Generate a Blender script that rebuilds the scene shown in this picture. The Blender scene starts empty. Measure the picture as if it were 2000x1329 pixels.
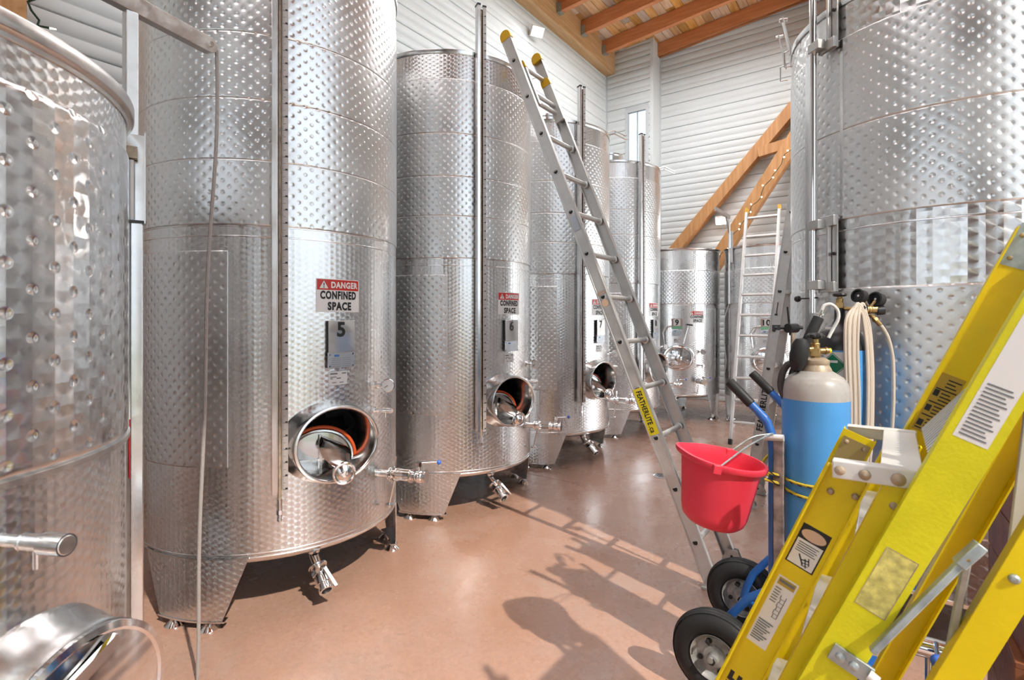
import bpy, math, random
from mathutils import Vector, Matrix

random.seed(7)
SC = bpy.context.scene
COL = SC.collection
R_ = math.radians
PI = math.pi

# ------------------------------------------------------------------ camera
cam_d = bpy.data.cameras.new('camera')
cam = bpy.data.objects.new('camera', cam_d)
COL.objects.link(cam)
cam.location = (0.0, 0.0, 1.5)
cam.rotation_euler = (R_(90), 0, R_(35.878))
cam_d.sensor_fit = 'HORIZONTAL'
cam_d.sensor_width = 36.0
cam_d.lens = 36.0 * 1030.0 / 2000.0
cam_d.shift_y = -0.0205
cam_d.clip_start = 0.02
cam_d.dof.use_dof = True
cam_d.dof.focus_distance = 3.3
cam_d.dof.aperture_fstop = 5.6
SC.camera = cam

# ------------------------------------------------------------------ world, sun, exposure
SC.view_settings.view_transform = 'Standard'
SC.view_settings.look = 'None'
SC.view_settings.gamma = 1.0
SC.view_settings.use_curve_mapping = False
SC.view_settings.exposure = -0.55
world = bpy.data.worlds.new('sky')
SC.world = world
world.use_nodes = True
wn = world.node_tree
wn.nodes.clear()
w_out = wn.nodes.new('ShaderNodeOutputWorld')
w_bg = wn.nodes.new('ShaderNodeBackground')
w_bg.inputs['Color'].default_value = (0.82, 0.91, 1.0, 1)
w_bg.inputs['Strength'].default_value = 2.7
wn.links.new(w_bg.outputs[0], w_out.inputs[0])

sun_d = bpy.data.lights.new('sun', 'SUN')
sun_d.energy = 5.2
sun_d.angle = R_(0.8)
sun_d.color = (1.0, 0.93, 0.82)
sun = bpy.data.objects.new('sun', sun_d)
COL.objects.link(sun)
sun.rotation_euler = Vector((0.98, -0.30, 1.0)).to_track_quat('Z', 'Y').to_euler()
sun.location = (6, -1, 6)


def area_light(name, loc, rot, sx, sy, power, color=(0.96, 0.98, 1.0)):
    d = bpy.data.lights.new(name, 'AREA')
    d.shape = 'RECTANGLE'
    d.size = sx
    d.size_y = sy
    d.energy = power
    d.color = color
    o = bpy.data.objects.new(name, d)
    COL.objects.link(o)
    o.location = loc
    o.rotation_euler = rot
    return o


for nm, loc, pw in (('ceiling_fill_light', (-1.6, -1.6, 6.3), 120), ('ceiling_fill_light', (-1.4, 3.2, 6.4), 120), ('ceiling_fill_light', (-2.0, 7.2, 6.3), 270)):  # soft fill added under the roof to lift the room, no known fixtures
    area_light(nm, loc, (0, 0, 0), 3.2, 2.6, pw, (.97, .985, 1.0))
# daylight of the wide window at the far end of the right wall
area_light('far_window_daylight', (3.12, 7.95, 1.95), (0, R_(90), 0), 3.2, 3.9, 260, (.88, .95, 1.0))


SC.cycles.use_denoising = True
SC.cycles.use_adaptive_sampling = True
SC.cycles.adaptive_threshold = 0.12
SC.cycles.adaptive_min_samples = 12
SC.cycles.max_bounces = 6
SC.cycles.diffuse_bounces = 3
SC.cycles.glossy_bounces = 3
SC.cycles.transmission_bounces = 6
SC.cycles.sample_clamp_indirect = 8.0
SC.cycles.caustics_reflective = False
SC.cycles.caustics_refractive = False

# ------------------------------------------------------------------ materials
MATS = {}


class NT:
    def __init__(self, name):
        m = bpy.data.materials.new(name)
        m.use_nodes = True
        self.m = m
        self.t = m.node_tree
        self.b = self.t.nodes['Principled BSDF']
        MATS[name] = m

    def n(self, typ, **kw):
        nd = self.t.nodes.new('ShaderNode' + typ)
        for k, v in kw.items():
            setattr(nd, k, v)
        return nd

    def l(self, a, b):
        self.t.links.new(a, b)

    def val(self, sock, v):
        if hasattr(v, 'is_output') or hasattr(v, 'links'):
            self.l(v, sock)
        else:
            sock.default_value = v

    def math(self, op, a, b=None, c=None):
        nd = self.n('Math', operation=op)
        self.val(nd.inputs[0], a)
        if b is not None:
            self.val(nd.inputs[1], b)
        if c is not None:
            self.val(nd.inputs[2], c)
        return nd.outputs[0]

    def vec(self, op, a, b=None):
        nd = self.n('VectorMath', operation=op)
        self.val(nd.inputs[0], a)
        if b is not None:
            if op == 'SCALE':
                self.val(nd.inputs['Scale'], b)
            else:
                self.val(nd.inputs[1], b)
        return nd.outputs['Value'] if op in ('LENGTH', 'DOT_PRODUCT', 'DISTANCE') else nd.outputs[0]

    def maprange(self, v, a, b, c, d, kind='SMOOTHSTEP'):
        nd = self.n('MapRange', interpolation_type=kind)
        self.val(nd.inputs[0], v)
        for i, x in enumerate((a, b, c, d)):
            nd.inputs[i + 1].default_value = x
        return nd.outputs[0]

    def noise(self, vec, scale, detail=3, rough=0.55):
        nd = self.n('TexNoise')
        nd.inputs['Scale'].default_value = scale
        nd.inputs['Detail'].default_value = detail
        nd.inputs['Roughness'].default_value = rough
        if vec is not None:
            self.l(vec, nd.inputs['Vector'])
        return nd.outputs[0]

    def mix(self, f, a, b):
        nd = self.n('Mix', data_type='RGBA')
        self.val(nd.inputs[0], f)
        for s, v in ((nd.inputs[6], a), (nd.inputs[7], b)):
            if isinstance(v, tuple):
                s.default_value = (*v[:3], 1)
            else:
                self.l(v, s)
        return nd.outputs[2]

    def bump(self, h, strength, dist, normal=None):
        nd = self.n('Bump')
        nd.inputs['Strength'].default_value = strength
        nd.inputs['Distance'].default_value = dist
        self.l(h, nd.inputs['Height'])
        if normal is not None:
            self.l(normal, nd.inputs['Normal'])
        return nd.outputs[0]

    def set(self, base=None, rough=None, metal=None, spec=None, **kw):
        i = self.b.inputs
        for k, v in (('Base Color', base), ('Roughness', rough), ('Metallic', metal), ('Specular IOR Level', spec)):
            if v is None:
                continue
            if isinstance(v, tuple):
                i[k].default_value = (*v[:3], 1)
            else:
                self.val(i[k], v)
        for k, v in kw.items():
            self.val(i[k.replace('_', ' ')], v)


def simple(name, base, rough=0.5, metal=0.0, spec=0.5, var=0.0, vscale=6.0, bumps=0.0, bscale=40.0):
    a = NT(name)
    a.set(base, rough, metal, spec)
    if var or bumps:
        co = a.n('TexCoord').outputs['Object']
        if var:
            f = a.noise(co, vscale, 4)
            d = tuple(max(0, x * (1 - var)) for x in base)
            e = tuple(min(1, x * (1 + var)) for x in base)
            a.set(base=a.mix(a.maprange(f, .3, .7, 0, 1), d, e))
            a.set(rough=a.maprange(f, .3, .7, max(.03, rough * .8), min(1, rough * 1.25)))
        if bumps:
            nb = a.noise(co, bscale, 3)
            a.l(a.bump(nb, bumps, .01), a.b.inputs['Normal'])
    return a.m


def swirl_mat(name, pitch, rough=0.30, base=(0.76, 0.755, 0.75), aniso=0.9, tilt=0.03):
    a = NT(name)
    uv = a.n('UVMap').outputs[0]
    sp = a.n('SeparateXYZ')
    a.l(a.vec('SCALE', uv, 1.0 / pitch), sp.inputs[0])
    u, v = sp.outputs[0], sp.outputs[1]
    fu = a.math('FLOOR', u)
    par = a.math('MULTIPLY', a.math('FRACT', a.math('MULTIPLY', fu, 0.5)), 1.0)
    v2 = a.math('ADD', v, par)
    du = a.math('SUBTRACT', a.math('FRACT', u), 0.62)
    dv = a.math('SUBTRACT', a.math('FRACT', v2), 0.5)
    nrm = a.n('NewGeometry').outputs['Normal']
    tu = a.vec('NORMALIZE', a.vec('CROSS_PRODUCT', (0, 0, 1), nrm))
    t1 = a.vec('SCALE', tu, a.math('MULTIPLY', dv, -1.0))
    cb = a.n('CombineXYZ')
    a.l(du, cb.inputs[2])
    tan = a.vec('NORMALIZE', a.vec('ADD', t1, cb.outputs[0]))
    c2 = a.n('CombineXYZ')
    a.l(du, c2.inputs[0])
    a.l(dv, c2.inputs[1])
    rad = a.vec('LENGTH', c2.outputs[0])
    # every polished disc overlaps its neighbour: a shallow dish with one raised side
    hgt = a.math('ADD', a.math('MULTIPLY', rad, 1.0), a.math('MULTIPLY', du, 0.7))
    nb = a.bump(hgt, 1.0, pitch * tilt)
    co = a.n('TexCoord').outputs['Object']
    big = a.noise(co, 2.2, 3)
    a.set(base=a.mix(a.maprange(big, .35, .7, 0, 1), tuple(x * .94 for x in base), base),
          rough=a.maprange(big, .3, .7, rough * .85, rough * 1.15), metal=1.0)
    a.l(nb, a.b.inputs['Normal'])
    a.b.inputs['Anisotropic'].default_value = aniso
    a.l(tan, a.b.inputs['Tangent'])
    return a.m


def dimple_mat(name, px, py, rad, depth=0.004, rough=0.3, base=(0.75, 0.748, 0.746), pillow=0.5, swirl=None):
    a = NT(name)
    uv = a.n('UVMap').outputs[0]
    sp = a.n('SeparateXYZ')
    a.l(uv, sp.inputs[0])
    ds = []
    for o in (0.0, 0.5):
        fu = a.math('SUBTRACT', a.math('FRACT', a.math('ADD', a.math('DIVIDE', sp.outputs[0], px), o)), 0.5)
        fv = a.math('SUBTRACT', a.math('FRACT', a.math('ADD', a.math('DIVIDE', sp.outputs[1], py), o)), 0.5)
        c = a.n('CombineXYZ')
        a.l(a.math('MULTIPLY', fu, px), c.inputs[0])
        a.l(a.math('MULTIPLY', fv, py), c.inputs[1])
        ds.append(a.vec('LENGTH', c.outputs[0]))
    d = a.math('MINIMUM', ds[0], ds[1])
    pit = a.maprange(d, 0.0, rad, 0, 1)
    pil = a.maprange(d, 0.0, 0.5 * min(px, py), 0, 1)
    h = a.math('ADD', pit, a.math('MULTIPLY', pil, pillow))
    co = a.n('TexCoord').outputs['Object']
    big = a.noise(co, 3.0, 3)
    nb = a.bump(h, 1.0, depth)
    a.set(base=a.mix(a.maprange(big, .35, .7, 0, 1), tuple(x * .93 for x in base), base),
          rough=a.maprange(big, .3, .7, rough * .85, rough * 1.2), metal=1.0)
    a.l(nb, a.b.inputs['Normal'])
    if swirl:
        s2_ = a.n('SeparateXYZ')
        a.l(a.vec('SCALE', uv, 1.0 / swirl), s2_.inputs[0])
        du = a.math('SUBTRACT', a.math('FRACT', s2_.outputs[0]), 0.5)
        dv = a.math('SUBTRACT', a.math('FRACT', a.math('ADD', s2_.outputs[1], a.math('MULTIPLY', a.math('FLOOR', s2_.outputs[0]), .5))), 0.5)
        nrm = a.n('NewGeometry').outputs['Normal']
        tu = a.vec('NORMALIZE', a.vec('CROSS_PRODUCT', (0, 0, 1), nrm))
        cb_ = a.n('CombineXYZ')
        a.l(du, cb_.inputs[2])
        a.l(a.vec('NORMALIZE', a.vec('ADD', a.vec('SCALE', tu, a.math('MULTIPLY', dv, -1.0)), cb_.outputs[0])), a.b.inputs['Tangent'])
        a.b.inputs['Anisotropic'].default_value = .85
        c2_ = a.n('CombineXYZ')
        a.l(du, c2_.inputs[0])
        a.l(dv, c2_.inputs[1])
        hh = a.math('ADD', a.vec('LENGTH', c2_.outputs[0]), a.math('MULTIPLY', du, .7))
        a.l(a.bump(hh, 1.0, swirl * .035, nb), a.b.inputs['Normal'])
    return a.m


swirl_mat('steel_swirl', 0.030, 0.26)
swirl_mat('steel_swirl_big', 0.056, 0.25, aniso=0.9, tilt=.06)
dimple_mat('steel_dimple', 0.062, 0.057, 0.014, 0.0020, 0.34, pillow=.3)
dimple_mat('steel_dimple_big', 0.108, 0.108, 0.016, 0.0032, 0.20, pillow=0.12, swirl=0.054)
dimple_mat('steel_dimple_soft', 0.072, 0.060, 0.013, 0.0018, 0.38, pillow=.3)
dimple_mat('steel_dimple_far', 0.062, 0.057, 0.016, 0.0025, 0.30, base=(.8, .8, .8), pillow=.3)
simple('steel', (0.74, 0.735, 0.73), 0.2, 1.0, var=.05)
simple('steel_polished', (0.78, 0.775, 0.77), 0.09, 1.0)
simple('steel_brushed', (0.60, 0.58, 0.56), 0.36, 1.0, var=.06, vscale=20)
simple('steel_hatch', (0.50, 0.495, 0.49), 0.14, 1.0)
simple('steel_inside', (0.10, 0.10, 0.10), 0.6, 0.6)
simple('mirror', (0.86, 0.86, 0.86), 0.08, 0.72)
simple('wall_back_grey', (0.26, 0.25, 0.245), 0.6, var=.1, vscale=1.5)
simple('aluminium', (0.66, 0.655, 0.64), 0.42, 0.85, var=.07, vscale=9)
simple('aluminium_worn', (0.60, 0.595, 0.58), 0.5, 0.8, var=.12, vscale=12)
simple('galvanised', (0.42, 0.47, 0.47), 0.45, 0.7, var=.18, vscale=30)
simple('white_metal', (0.80, 0.79, 0.76), 0.4, 0.25, var=.05)
simple('wall_white', (0.74, 0.765, 0.765), 0.42, 0, .4, var=.015, vscale=2)
simple('trim_grey', (0.62, 0.64, 0.65), 0.5)
simple('red_sign', (0.62, 0.03, 0.02), 0.4)
simple('white_sign', (0.86, 0.86, 0.85), 0.4)
simple('black_print', (0.012, 0.012, 0.014), 0.5)
simple('grey_print', (0.18, 0.19, 0.2), 0.6)
simple('blue_print', (0.06, 0.2, 0.5), 0.5)
simple('plate_grey', (0.55, 0.58, 0.62), 0.35, 0.8)
simple('plate_green', (0.25, 0.62, 0.36), 0.5)
simple('plate_brown', (0.45, 0.33, 0.28), 0.5)
simple('ruler_face', (0.50, 0.45, 0.43), 0.5, 0.3)
simple('rubber_black', (0.016, 0.016, 0.017), 0.62, var=.15, vscale=15)
simple('plastic_black', (0.02, 0.02, 0.022), 0.35)
simple('gasket_orange', (0.75, 0.11, 0.02), 0.45)
simple('blue_knob', (0.06, 0.18, 0.75), 0.3)
simple('yellow_cap', (0.85, 0.48, 0.02), 0.4)
simple('yellow_glass', (0.86, 0.66, 0.004), 0.42, 0, .45, var=.05, vscale=7, bumps=.05, bscale=120)
simple('yellow_lime', (0.77, 0.71, 0.012), 0.5, 0, .4, var=.07, vscale=7, bumps=.08, bscale=120)
simple('yellow_sticker', (0.80, 0.66, 0.02), 0.45)
simple('yellow_old_sticker', (0.66, 0.60, 0.17), 0.6, var=.35, vscale=38)
simple('gold_label', (0.52, 0.36, 0.05), 0.5)
simple('tan_plate', (0.40, 0.31, 0.13), 0.4, 0.5)
simple('bucket_red', (0.84, 0.045, 0.085), 0.42, 0, .45, var=.04, vscale=8)
simple('bucket_inner', (0.66, 0.02, 0.04), 0.42)
simple('cyl_blue', (0.085, 0.34, 0.74), 0.3, 0, .5, var=.06, vscale=5)
simple('cyl_grey', (0.46, 0.43, 0.40), 0.32, 0, .5, var=.04, vscale=6)
simple('cyl_collar', (0.46, 0.36, 0.26), 0.45, .3, var=.25, vscale=25)
simple('truck_blue', (0.03, 0.15, 0.50), 0.35, var=.1, vscale=12)
simple('truck_worn', (0.35, 0.28, 0.27), 0.5, .4, var=.5, vscale=18)
simple('brass', (0.42, 0.28, 0.12), 0.38, 1.0, var=.2, vscale=40)
simple('hose_beige', (0.66, 0.56, 0.46), 0.4)
simple('hose_clear', (0.72, 0.72, 0.70), 0.25)
simple('hose_black', (0.05, 0.04, 0.04), 0.5)
simple('rim_grey', (0.36, 0.36, 0.35), 0.45, .3, var=.3, vscale=25)
simple('diamond_green', (0.0, 0.19, 0.09), 0.4)
simple('rope_grey', (0.42, 0.38, 0.36), 0.9, bumps=.4, bscale=220)
simple('rope_yellow', (0.68, 0.50, 0.04), 0.8)
simple('cable_green', (0.02, 0.05, 0.03), 0.5)
simple('purple_stain', (0.20, 0.06, 0.10), 0.7)
simple('red_hose', (0.55, 0.03, 0.04), 0.45)
simple('plastic_grey', (0.42, 0.38, 0.40), 0.35, var=.1)
simple('paper_pink', (0.72, 0.36, 0.25), 0.7)
simple('peach', (0.72, 0.50, 0.36), 0.5)
simple('gravel', (0.34, 0.36, 0.28), 0.9, var=.2, vscale=1.5)

m = NT('lamp_glow')
m.b.inputs['Emission Color'].default_value = (1, .98, .94, 1)
m.b.inputs['Emission Strength'].default_value = 12.0
m.set((1, 1, 1), .4)
m = NT('bulb_glow')
m.b.inputs['Emission Color'].default_value = (1, .9, .7, 1)
m.b.inputs['Emission Strength'].default_value = 4.0
m.set((1, 1, .95), .3)
m = NT('clear_glass')
m.set((0.95, 0.97, 0.97), .04, Transmission_Weight=0.9)
m.b.inputs['IOR'].default_value = 1.2
m = NT('window_glass')
m.set((0.92, 0.96, 1.0), .15, Transmission_Weight=0.85)
m.b.inputs['IOR'].default_value = 1.05


def floor_material():
    a = NT('floor_epoxy')
    co = a.n('TexCoord').outputs['Object']
    n1 = a.noise(co, 0.55, 5, .6)
    n2 = a.noise(co, 2.6, 6, .65)
    n3 = a.noise(co, 38, 3, .6)
    c = a.mix(a.maprange(n1, .35, .68, 0, 1), (0.54, 0.30, 0.205), (0.66, 0.40, 0.30))
    c = a.mix(a.maprange(n2, .52, .80, 0, .55), c, (0.70, 0.52, 0.44))
    c = a.mix(a.maprange(n2, .40, .18, 0, .55), c, (0.36, 0.20, 0.14))
    c = a.mix(a.maprange(n3, .35, .75, 0, .26), c, (0.34, 0.20, 0.15))
    n4 = a.noise(co, 1.3, 6, .7)
    c = a.mix(a.maprange(n4, .50, .68, 0, .40), c, (0.44, 0.33, 0.29))
    c = a.mix(a.maprange(n4, .46, .30, 0, .45), c, (0.56, 0.27, 0.15))
    r = a.maprange(n2, .25, .75, .16, .38, 'LINEAR')
    a.set(base=c, rough=r, spec=.5, Coat_Weight=.75, Coat_Roughness=a.maprange(n2, .25, .75, .12, .30, 'LINEAR'))
    a.b.inputs['Coat IOR'].default_value = 1.6
    a.l(a.bump(a.noise(co, 60, 4), .06, .01), a.b.inputs['Normal'])
    return a.m


floor_material()


def wood_material(name, c1, c2, axis, scale=1.0, rough=.55, knots=.4):
    a = NT(name)
    co = a.n('TexCoord').outputs['Object']
    oi = a.n('ObjectInfo')
    rnd = oi.outputs['Random']
    mp = a.n('Mapping')
    sc = [9 * scale] * 3
    sc[axis] = .7 * scale
    mp.inputs['Scale'].default_value = sc
    off = a.vec('SCALE', (13.1, 7.7, 3.3), rnd)
    a.l(a.vec('ADD', co, off), mp.inputs['Vector'])
    g = a.noise(mp.outputs[0], 2.2, 6, .65)
    k = a.noise(co, 3.0, 2)
    c = a.mix(a.maprange(g, .3, .72, 0, 1), c1, c2)
    c = a.mix(a.maprange(k, .66, .8, 0, knots), c, tuple(x * .4 for x in c1))
    hsv = a.n('HueSaturation')
    a.l(c, hsv.inputs['Color'])
    a.l(a.math('ADD', a.math('MULTIPLY', rnd, .5), .72), hsv.inputs['Value'])
    a.l(a.math('ADD', a.math('MULTIPLY', a.math('FRACT', a.math('MULTIPLY', rnd, 7.3)), .7), .5), hsv.inputs['Saturation'])
    a.set(base=hsv.outputs[0], rough=rough)
    a.l(a.bump(g, .12, .01), a.b.inputs['Normal'])
    return a.m


def wood_plain(name, c1, c2, axis, scale=1.0, rough=.55):
    a = NT(name)
    co = a.n('TexCoord').outputs['Object']
    mp = a.n('Mapping')
    sc = [9 * scale] * 3
    sc[axis] = .7 * scale
    mp.inputs['Scale'].default_value = sc
    a.l(co, mp.inputs['Vector'])
    g = a.noise(mp.outputs[0], 2.2, 6, .65)
    a.set(base=a.mix(a.maprange(g, .3, .72, 0, 1), c1, c2), rough=rough)
    a.l(a.bump(g, .1, .01), a.b.inputs['Normal'])
    return a.m


wood_plain('wood_rafter', (0.58, 0.20, 0.07), (0.76, 0.31, 0.13), 0)
wood_plain('wood_beam', (0.56, 0.31, 0.13), (0.74, 0.47, 0.24), 1)
wood_plain('wood_brace', (0.50, 0.23, 0.08), (0.66, 0.34, 0.14), 2)
wood_material('wood_plank', (0.58, 0.28, 0.10), (0.80, 0.50, 0.24), 1)
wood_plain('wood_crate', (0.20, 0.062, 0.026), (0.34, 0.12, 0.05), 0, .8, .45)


# ------------------------------------------------------------------ mesh builder
def orth(d):
    d = Vector(d).normalized()
    a = Vector((0, 0, 1)) if abs(d.z) < .9 else Vector((1, 0, 0))
    u = d.cross(a).normalized()
    return d, u, d.cross(u).normalized()


class MB:
    def __init__(self):
        self.v, self.f, self.uv = [], [], {}

    def add(self, vs, fs):
        o = len(self.v)
        self.v += [tuple(x) for x in vs]
        self.f += [tuple(i + o for i in f) for f in fs]
        return o

    def box(self, c, s, M=None):
        x, y, z = (k * .5 for k in s)
        vs = [Vector((a, b, d)) for d in (-z, z) for b in (-y, y) for a in (-x, x)]
        if M is not None:
            vs = [M @ p for p in vs]
        vs = [p + Vector(c) for p in vs]
        self.add(vs, [(0, 2, 3, 1), (4, 5, 7, 6), (0, 1, 5, 4), (2, 6, 7, 3), (0, 4, 6, 2), (1, 3, 7, 5)])
        return self

    def bmm(self, a, b):
        return self.box([(p + q) / 2 for p, q in zip(a, b)], [abs(q - p) for p, q in zip(a, b)])

    def bar(self, p0, p1, w, h, up=(0, 0, 1)):
        p0, p1 = Vector(p0), Vector(p1)
        d = (p1 - p0).normalized()
        u = Vector(up)
        s = d.cross(u).normalized()
        u = s.cross(d).normalized()
        vs = []
        for p in (p0, p1):
            for b in (-h / 2, h / 2):
                for a in (-w / 2, w / 2):
                    vs.append(p + s * a + u * b)
        self.add(vs, [(0, 2, 3, 1), (4, 5, 7, 6), (0, 1, 5, 4), (2, 6, 7, 3), (0, 4, 6, 2), (1, 3, 7, 5)])
        return self

    def cyl(self, p0, p1, r0, r1=None, n=20, caps=True):
        r1 = r0 if r1 is None else r1
        p0, p1 = Vector(p0), Vector(p1)
        d, u, w = orth(p1 - p0)
        vs = []
        for p, r in ((p0, r0), (p1, r1)):
            for i in range(n):
                t = 2 * PI * i / n
                vs.append(p + u * math.cos(t) * r + w * math.sin(t) * r)
        fs = [(i, i + n, (i + 1) % n + n, (i + 1) % n) for i in range(n)]
        if caps:
            fs += [tuple(range(n)), tuple(range(2 * n - 1, n - 1, -1))]
        self.add(vs, fs)
        return self

    def lathe(self, prof, origin=(0, 0, 0), axis=(0, 0, 1), n=32, close=False):
        d, u, w = orth(axis)
        if tuple(axis) == (0, 0, 1):
            u, w = Vector((1, 0, 0)), Vector((0, 1, 0))
        o = Vector(origin)
        vs = []
        for r, z in prof:
            for i in range(n):
                t = 2 * PI * i / n
                vs.append(o + d * z + (u * math.cos(t) + w * math.sin(t)) * max(r, 1e-4))
        fs = []
        m_ = len(prof)
        for j in range(m_ if close else m_ - 1):
            a, b = j * n, ((j + 1) % m_) * n
            for i in range(n):
                k = (i + 1) % n
                fs.append((a + i, a + k, b + k, b + i))
        self.add(vs, fs)
        return self

    def tube(self, pts, r, n=10, closed=False):
        pts = [Vector(p) for p in pts]
        m_ = len(pts)
        vs = []
        pu = None
        for i, p in enumerate(pts):
            if closed:
                d = pts[(i + 1) % m_] - pts[i - 1]
            else:
                d = pts[min(i + 1, m_ - 1)] - pts[max(i - 1, 0)]
            d.normalize()
            if pu is None:
                _, u, w = orth(d)
            else:
                u = pu - d * pu.dot(d)
                u = u.normalized() if u.length > 1e-6 else orth(d)[1]
                w = d.cross(u)
            pu = u
            rr = r[i] if isinstance(r, (list, tuple)) else r
            for k in range(n):
                t = 2 * PI * k / n
                vs.append(p + u * math.cos(t) * rr + w * math.sin(t) * rr)
        fs = []
        for j in range(m_ if closed else m_ - 1):
            a, b = j * n, ((j + 1) % m_) * n
            for k in range(n):
                q = (k + 1) % n
                fs.append((a + k, a + q, b + q, b + k))
        if not closed:
            fs += [tuple(range(n - 1, -1, -1)), tuple(range((m_ - 1) * n, m_ * n))]
        self.add(vs, fs)
        return self

    def sphere(self, c, r, n=14, sz=1.0):
        prof = [(r * math.sin(PI * i / n), -r * sz * math.cos(PI * i / n)) for i in range(n + 1)]
        return self.lathe(prof, c, (0, 0, 1), n * 2)

    def prism(self, poly, o, ux, uy, depth):
        """polygon in plane (ux, uy) at o, extruded by depth along ux x uy"""
        o, ux, uy = Vector(o), Vector(ux).normalized(), Vector(uy).normalized()
        w = ux.cross(uy).normalized() * depth
        n = len(poly)
        a = [o + ux * x + uy * y for x, y in poly]
        b = [p + w for p in a]
        self.add(a + b, [tuple(range(n - 1, -1, -1)), tuple(range(n, 2 * n))] +
                 [(i, (i + 1) % n, (i + 1) % n + n, i + n) for i in range(n)])
        return self

    def cylpatch(self, R, th0, th1, z0, z1, thick=.002, nt=None, nz=1, edge=0.0, zfun=None):
        """curved plate on a cylinder about z (degrees); UV in metres; outer face at R+thick"""
        nt = nt or max(4, int(abs(th1 - th0) / 2.5))
        full = abs(th1 - th0) >= 359.9
        zs = [z0 + (z1 - z0) * j / nz for j in range(nz + 1)]
        rs = [R + thick] * (nz + 1)
        if edge:
            zs = [z0, z0 + edge * .4, z0 + edge, z0 + edge * 1.7] + [z0 + edge + (z1 - z0 - 2 * edge) * j / nz for j in range(1, nz)] + \
                 [z1 - edge * 1.7, z1 - edge, z1 - edge * .4, z1]
            rs = [R + .0005, R + thick * .6] + [R + thick] * (len(zs) - 4) + [R + thick * .6, R + .0005]
        o = len(self.v)
        m_ = len(zs)
        for i in range(nt + 1):
            t = R_(th0 + (th1 - th0) * i / nt)
            for z, r in zip(zs, rs):
                zz = zfun(t, z) if zfun else z
                self.uv[len(self.v)] = (t * R, zz)
                self.v.append((r * math.cos(t), r * math.sin(t), zz))
        for i in range(nt):
            for j in range(m_ - 1):
                a = o + i * m_ + j
                self.f.append((a, a + m_, a + m_ + 1, a + 1))
        if not full:
            for i in (0, nt):
                t = R_(th0 + (th1 - th0) * i / nt)
                b = len(self.v)
                for z, r in zip(zs, rs):
                    zz = zfun(t, z) if zfun else z
                    self.uv[len(self.v)] = (t * R, zz)
                    self.v.append(((R - .001) * math.cos(t), (R - .001) * math.sin(t), zz))
                for j in range(m_ - 1):
                    a = o + i * m_ + j
                    q = (a, a + 1, b + j + 1, b + j)
                    self.f.append(q if i == 0 else q[::-1])
        if not edge:
            for j in (0, m_ - 1):
                b = len(self.v)
                for i in range(nt + 1):
                    t = R_(th0 + (th1 - th0) * i / nt)
                    z = zfun(t, zs[j]) if zfun else zs[j]
                    self.uv[len(self.v)] = (t * R, z)
                    self.v.append(((R - .001) * math.cos(t), (R - .001) * math.sin(t), z))
                for i in range(nt):
                    a = o + i * m_ + j
                    q = (a, b + i, b + i + 1, a + m_)
                    self.f.append(q if j == 0 else q[::-1])
        return self

    def build(self, name, mat, parent=None, sharp=32, bevel=0.0, M=None, kind=None, label=None):
        me = bpy.data.meshes.new(name)
        vs = self.v if M is None else [M @ Vector(p) for p in self.v]
        me.from_pydata(vs, [], self.f)
        if self.uv:
            ul = me.uv_layers.new(name='UVMap')
            for lp in me.loops:
                q = self.uv.get(lp.vertex_index)
                if q:
                    ul.data[lp.index].uv = q
        me.polygons.foreach_set('use_smooth', [True] * len(me.polygons))
        me.update()
        me.set_sharp_from_angle(angle=R_(sharp))
        me.materials.append(MATS[mat])
        o = bpy.data.objects.new(name, me)
        COL.objects.link(o)
        if parent is not None:
            o.parent = parent
        if bevel:
            b = o.modifiers.new('edge', 'BEVEL')
            b.width = bevel
            b.segments = 2
            b.limit_method = 'ANGLE'
        if kind:
            o['kind'] = kind
        if label:
            o['label'] = label
        return o


def thing(name, label, cat, loc=(0, 0, 0), rot=(0, 0, 0), group=None):
    o = bpy.data.objects.new(name, None)
    o.empty_display_size = .1
    COL.objects.link(o)
    o.location = loc
    o.rotation_euler = rot
    o['label'] = label
    o['category'] = cat
    if group:
        o['group'] = group
    return o


def tag(o, label, cat, group=None):
    o['label'] = label
    o['category'] = cat
    if group:
        o['group'] = group
    return o


def struct(o, label=None):
    o['kind'] = 'structure'
    if label:
        o['label'] = label
    return o


def share(o, name, parent, loc=(0, 0, 0), rot=None, scale=None):
    c = bpy.data.objects.new(name, o.data)
    COL.objects.link(c)
    c.parent = parent
    c.location = loc
    if rot:
        c.rotation_euler = rot
    if scale:
        c.scale = scale
    return c


TXT = {}


def text2d(s, bold=0.0):
    """flat triangles of a word: unit cap height, centred; list of (x, y), faces, width"""
    key = (s, bold)
    if key in TXT:
        return TXT[key]
    cu = bpy.data.curves.new('word', 'FONT')
    cu.body = s
    cu.size = 1.0
    cu.offset = bold
    cu.space_character = 1.0 + bold * 2.6
    cu.resolution_u = 3
    ob = bpy.data.objects.new('word', cu)
    COL.objects.link(ob)
    dg = bpy.context.evaluated_depsgraph_get()
    me = bpy.data.meshes.new_from_object(ob.evaluated_get(dg))
    xs = [v.co.x for v in me.vertices]
    ys = [v.co.y for v in me.vertices]
    x0, x1, y0, y1 = min(xs), max(xs), min(ys), max(ys)
    h = (y1 - y0) or 1
    vs = [((v.co.x - (x0 + x1) / 2) / h, (v.co.y - (y0 + y1) / 2) / h) for v in me.vertices]
    fs = [tuple(p.vertices) for p in me.polygons]
    bpy.data.objects.remove(ob)
    bpy.data.curves.remove(cu)
    bpy.data.meshes.remove(me)
    TXT[key] = (vs, fs, (x1 - x0) / h)
    return TXT[key]


def word(mb, s, fmap, h, w=None, bold=0.03, cx=0.0, cy=0.0):
    vs, fs, asp = text2d(s, bold)
    sx = h if w is None else w / asp
    mb.add([fmap(cx + x * sx, cy + y * h) for x, y in vs], fs)


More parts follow.
